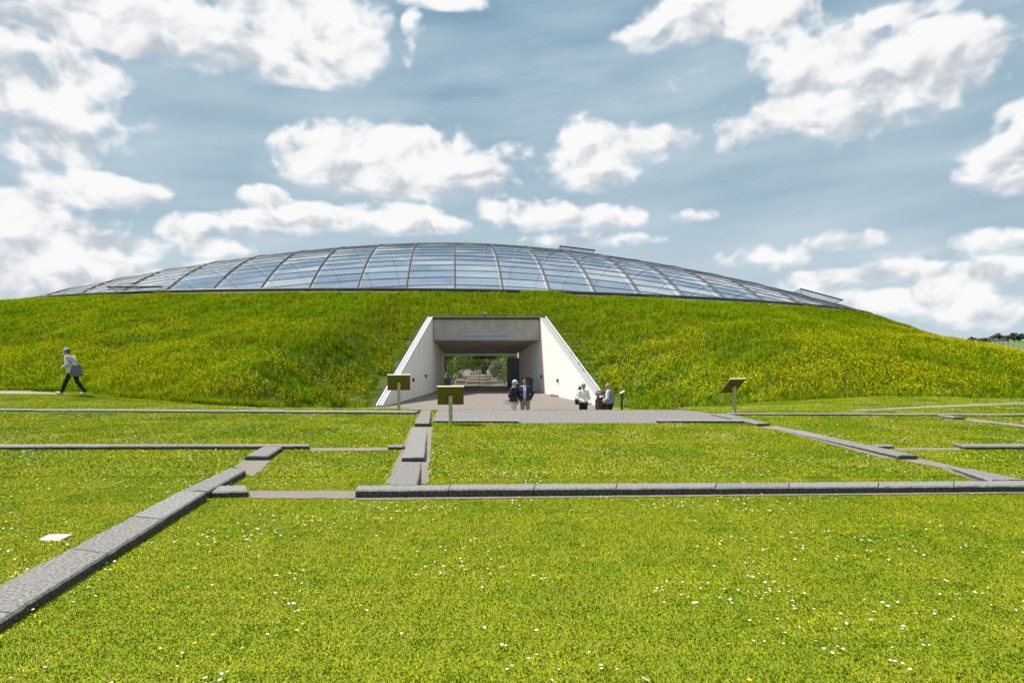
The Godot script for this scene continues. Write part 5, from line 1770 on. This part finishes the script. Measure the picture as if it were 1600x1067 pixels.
func build_people() -> void:
	# walker at the left, heading left, head bent down
	var J := {"hip": Vector3(0, 0.91, 0), "up": Vector3(0, 0.972, 0.235).normalized(), "neck_dir": Vector3(0, 0.82, 0.57).normalized(), "face": Vector3(0, -0.62, 0.78),
		"knee_l": Vector3(0.09, 0.50, 0.20), "ankle_l": Vector3(0.09, 0.10, 0.36), "toe_l": Vector3(0.10, 0.09, 0.53), "knee_r": Vector3(-0.09, 0.49, -0.10), "ankle_r": Vector3(-0.09, 0.11, -0.40), "toe_r": Vector3(-0.10, 0.035, -0.25),
		"elbow_l": Vector3(0.28, 1.13, 0.02), "wrist_l": Vector3(0.20, 1.02, 0.24), "elbow_r": Vector3(-0.25, 1.16, 0.12), "wrist_r": Vector3(-0.15, 1.05, 0.30), "curl": 1.0}
	var wp := on(113, 617)
	wp.y = 0.0
	var cream := flat(Color(0.62, 0.58, 0.46), 0.9)
	person("person in a blue cap and cream waistcoat striding left along the path with head bent", wp, -PI * 0.5, J,
		{"top": Color(0.42, 0.45, 0.55), "vest": cream, "trousers": Color(0.010, 0.011, 0.018), "shoes": Color(0.55, 0.54, 0.52), "cap": Color(0.16, 0.38, 0.66), "peak": Color(0.50, 0.66, 0.80), "hair": Color(0.10, 0.07, 0.05), "hem": 0.10, "girth": 1.06}, 1.76)
	tote("shoulder_bag", "grey blue tote bag on the shoulder of the walker at the left", wp + Vector3(0.30, 1.12, 0.27), 0.20, 0.46, 0.42, 0.14, Color(0.085, 0.115, 0.17), [Vector3(-0.13, 0.0, 0), Vector3(-0.22, 0.16, -0.02), Vector3(-0.28, 0.30, -0.07), Vector3(-0.14, 0.2, -0.04), Vector3(0.10, 0.0, 0)])
	# two men in front of the tunnel
	var D := 27.5
	var a := Vector3((802 - CX) / FOC * D, DIP, -D)
	J = stand()
	J.elbow_r = Vector3(-0.26, 1.14, -0.06); J.wrist_r = Vector3(-0.24, 0.93, 0.10)
	J.neck_dir = Vector3(0, 0.96, 0.22).normalized(); J.up = Vector3(0, 0.985, 0.06).normalized(); J.curl = 1.1
	person("man in a pale cap, dark jacket and white trousers, turned to the man beside him", a, PI * 0.38, J,
		{"top": Color(0.016, 0.018, 0.028), "collar": Color(0.40, 0.41, 0.46), "trousers": Color(0.62, 0.61, 0.59), "shoes": Color(0.03, 0.03, 0.03), "cap": Color(0.42, 0.52, 0.68), "peak": Color(0.60, 0.66, 0.74), "hair": Color(0.30, 0.29, 0.27), "hem": 0.05, "girth": 1.06}, 1.68)
	# sheets of paper in his hand
	var pp := thing("paper_sheets", "folded white papers held low by the man in the pale cap", "papers", a + Vector3(-0.24, 0.83, 0.16), 0.5)
	var st := st_new()
	add_box(st, Vector3(-0.03, 0, 0), Vector3(0.26, 0.19, 0.006), 0.002, Basis(Vector3(0, 0, 1), -0.35))
	part("front_sheet", done(st), flat(Color(0.82, 0.82, 0.82), 0.7), pp)
	st = st_new()
	add_box(st, Vector3(0.02, 0.03, -0.012), Vector3(0.24, 0.18, 0.006), 0.002, Basis.from_euler(Vector3(0.2, 0, 0.1)))
	part("back_sheet", done(st), flat(Color(0.78, 0.78, 0.80), 0.7), pp)
	J = stand()
	J.elbow_l = Vector3(0.29, 1.15, -0.08); J.wrist_l = Vector3(0.22, 0.94, 0.08); J.elbow_r = Vector3(-0.29, 1.15, -0.08); J.wrist_r = Vector3(-0.22, 0.94, 0.08)
	J.face = Vector3(-0.4, -0.1, 0.9); J.ankle_l = Vector3(0.15, 0.085, 0.03); J.toe_l = Vector3(0.19, 0.04, 0.18); J.knee_l = Vector3(0.125, 0.5, 0.05)
	person("man in an open navy jacket, pale blue shirt and khaki trousers facing the camera", Vector3((820.5 - CX) / FOC * D, DIP, -D - 0.1), -0.15, J,
		{"top": Color(0.018, 0.026, 0.055), "shirt": Color(0.42, 0.47, 0.62), "trousers": Color(0.27, 0.22, 0.16), "shoes": Color(0.05, 0.035, 0.025), "hair": Color(0.035, 0.02, 0.015), "belt": Color(0.02, 0.02, 0.03), "skin": Color(0.36, 0.19, 0.12), "hem": 0.05}, 1.74)
	# two women at the right
	D = 27.0
	J = stand()
	J.elbow_l = Vector3(0.26, 1.14, 0.02); J.wrist_l = Vector3(0.07, 1.03, 0.24); J.elbow_r = Vector3(-0.26, 1.14, 0.02); J.wrist_r = Vector3(-0.07, 1.01, 0.24)
	J.neck_dir = Vector3(0.03, 0.97, 0.2).normalized(); J.face = Vector3(0.15, -0.35, 0.9); J.curl = 1.2
	var wpos := Vector3((911.5 - CX) / FOC * D, DIP, -D)
	person("woman in white jacket and black trousers looking down by the right wing wall", wpos, 0.25, J,
		{"top": Color(0.72, 0.72, 0.70), "trousers": Color(0.010, 0.010, 0.012), "shoes": Color(0.03, 0.03, 0.03), "hair": Color(0.16, 0.13, 0.11), "hem": -0.02, "girth": 1.0}, 1.57)
	tote("black_handbag", "black handbag hanging at the side of the woman in white", wpos + Vector3(-0.23, 1.08, -0.05), 0.9, 0.26, 0.30, 0.11, Color(0.012, 0.012, 0.014), [Vector3(-0.09, 0.0, 0), Vector3(-0.02, 0.22, 0.02), Vector3(0.07, 0.42, 0.05), Vector3(0.05, 0.22, -0.02), Vector3(0.08, 0.0, 0)])
	J = stand()
	J.elbow_l = Vector3(0.26, 1.14, 0.06); J.wrist_l = Vector3(0.12, 1.04, 0.24); J.elbow_r = Vector3(-0.26, 1.12, 0.03); J.wrist_r = Vector3(-0.15, 0.98, 0.22)
	J.neck_dir = Vector3(0, 0.95, 0.28).normalized(); J.up = Vector3(0, 0.98, 0.10).normalized()
	var vest := tri_mat(noise_tex(40, 0.09, [[0.0, Color(0.02, 0.03, 0.09)], [0.45, Color(0.06, 0.08, 0.18)], [0.6, Color(0.35, 0.40, 0.50)], [1.0, Color(0.6, 0.66, 0.68)]], 256, 3), 2.2, 0.9, null, 0.0, false)
	person("woman with fair hair in a patterned waistcoat over pale sleeves, beside the brown bin", Vector3((953.5 - CX) / FOC * D, DIP, -D), -PI * 0.62, J,
		{"top": Color(0.50, 0.60, 0.54), "vest": vest, "trousers": Color(0.008, 0.008, 0.010), "shoes": Color(0.02, 0.02, 0.02), "hair": Color(0.34, 0.24, 0.13), "hair_len": 0.07, "hem": 0.04, "girth": 1.12}, 1.58)
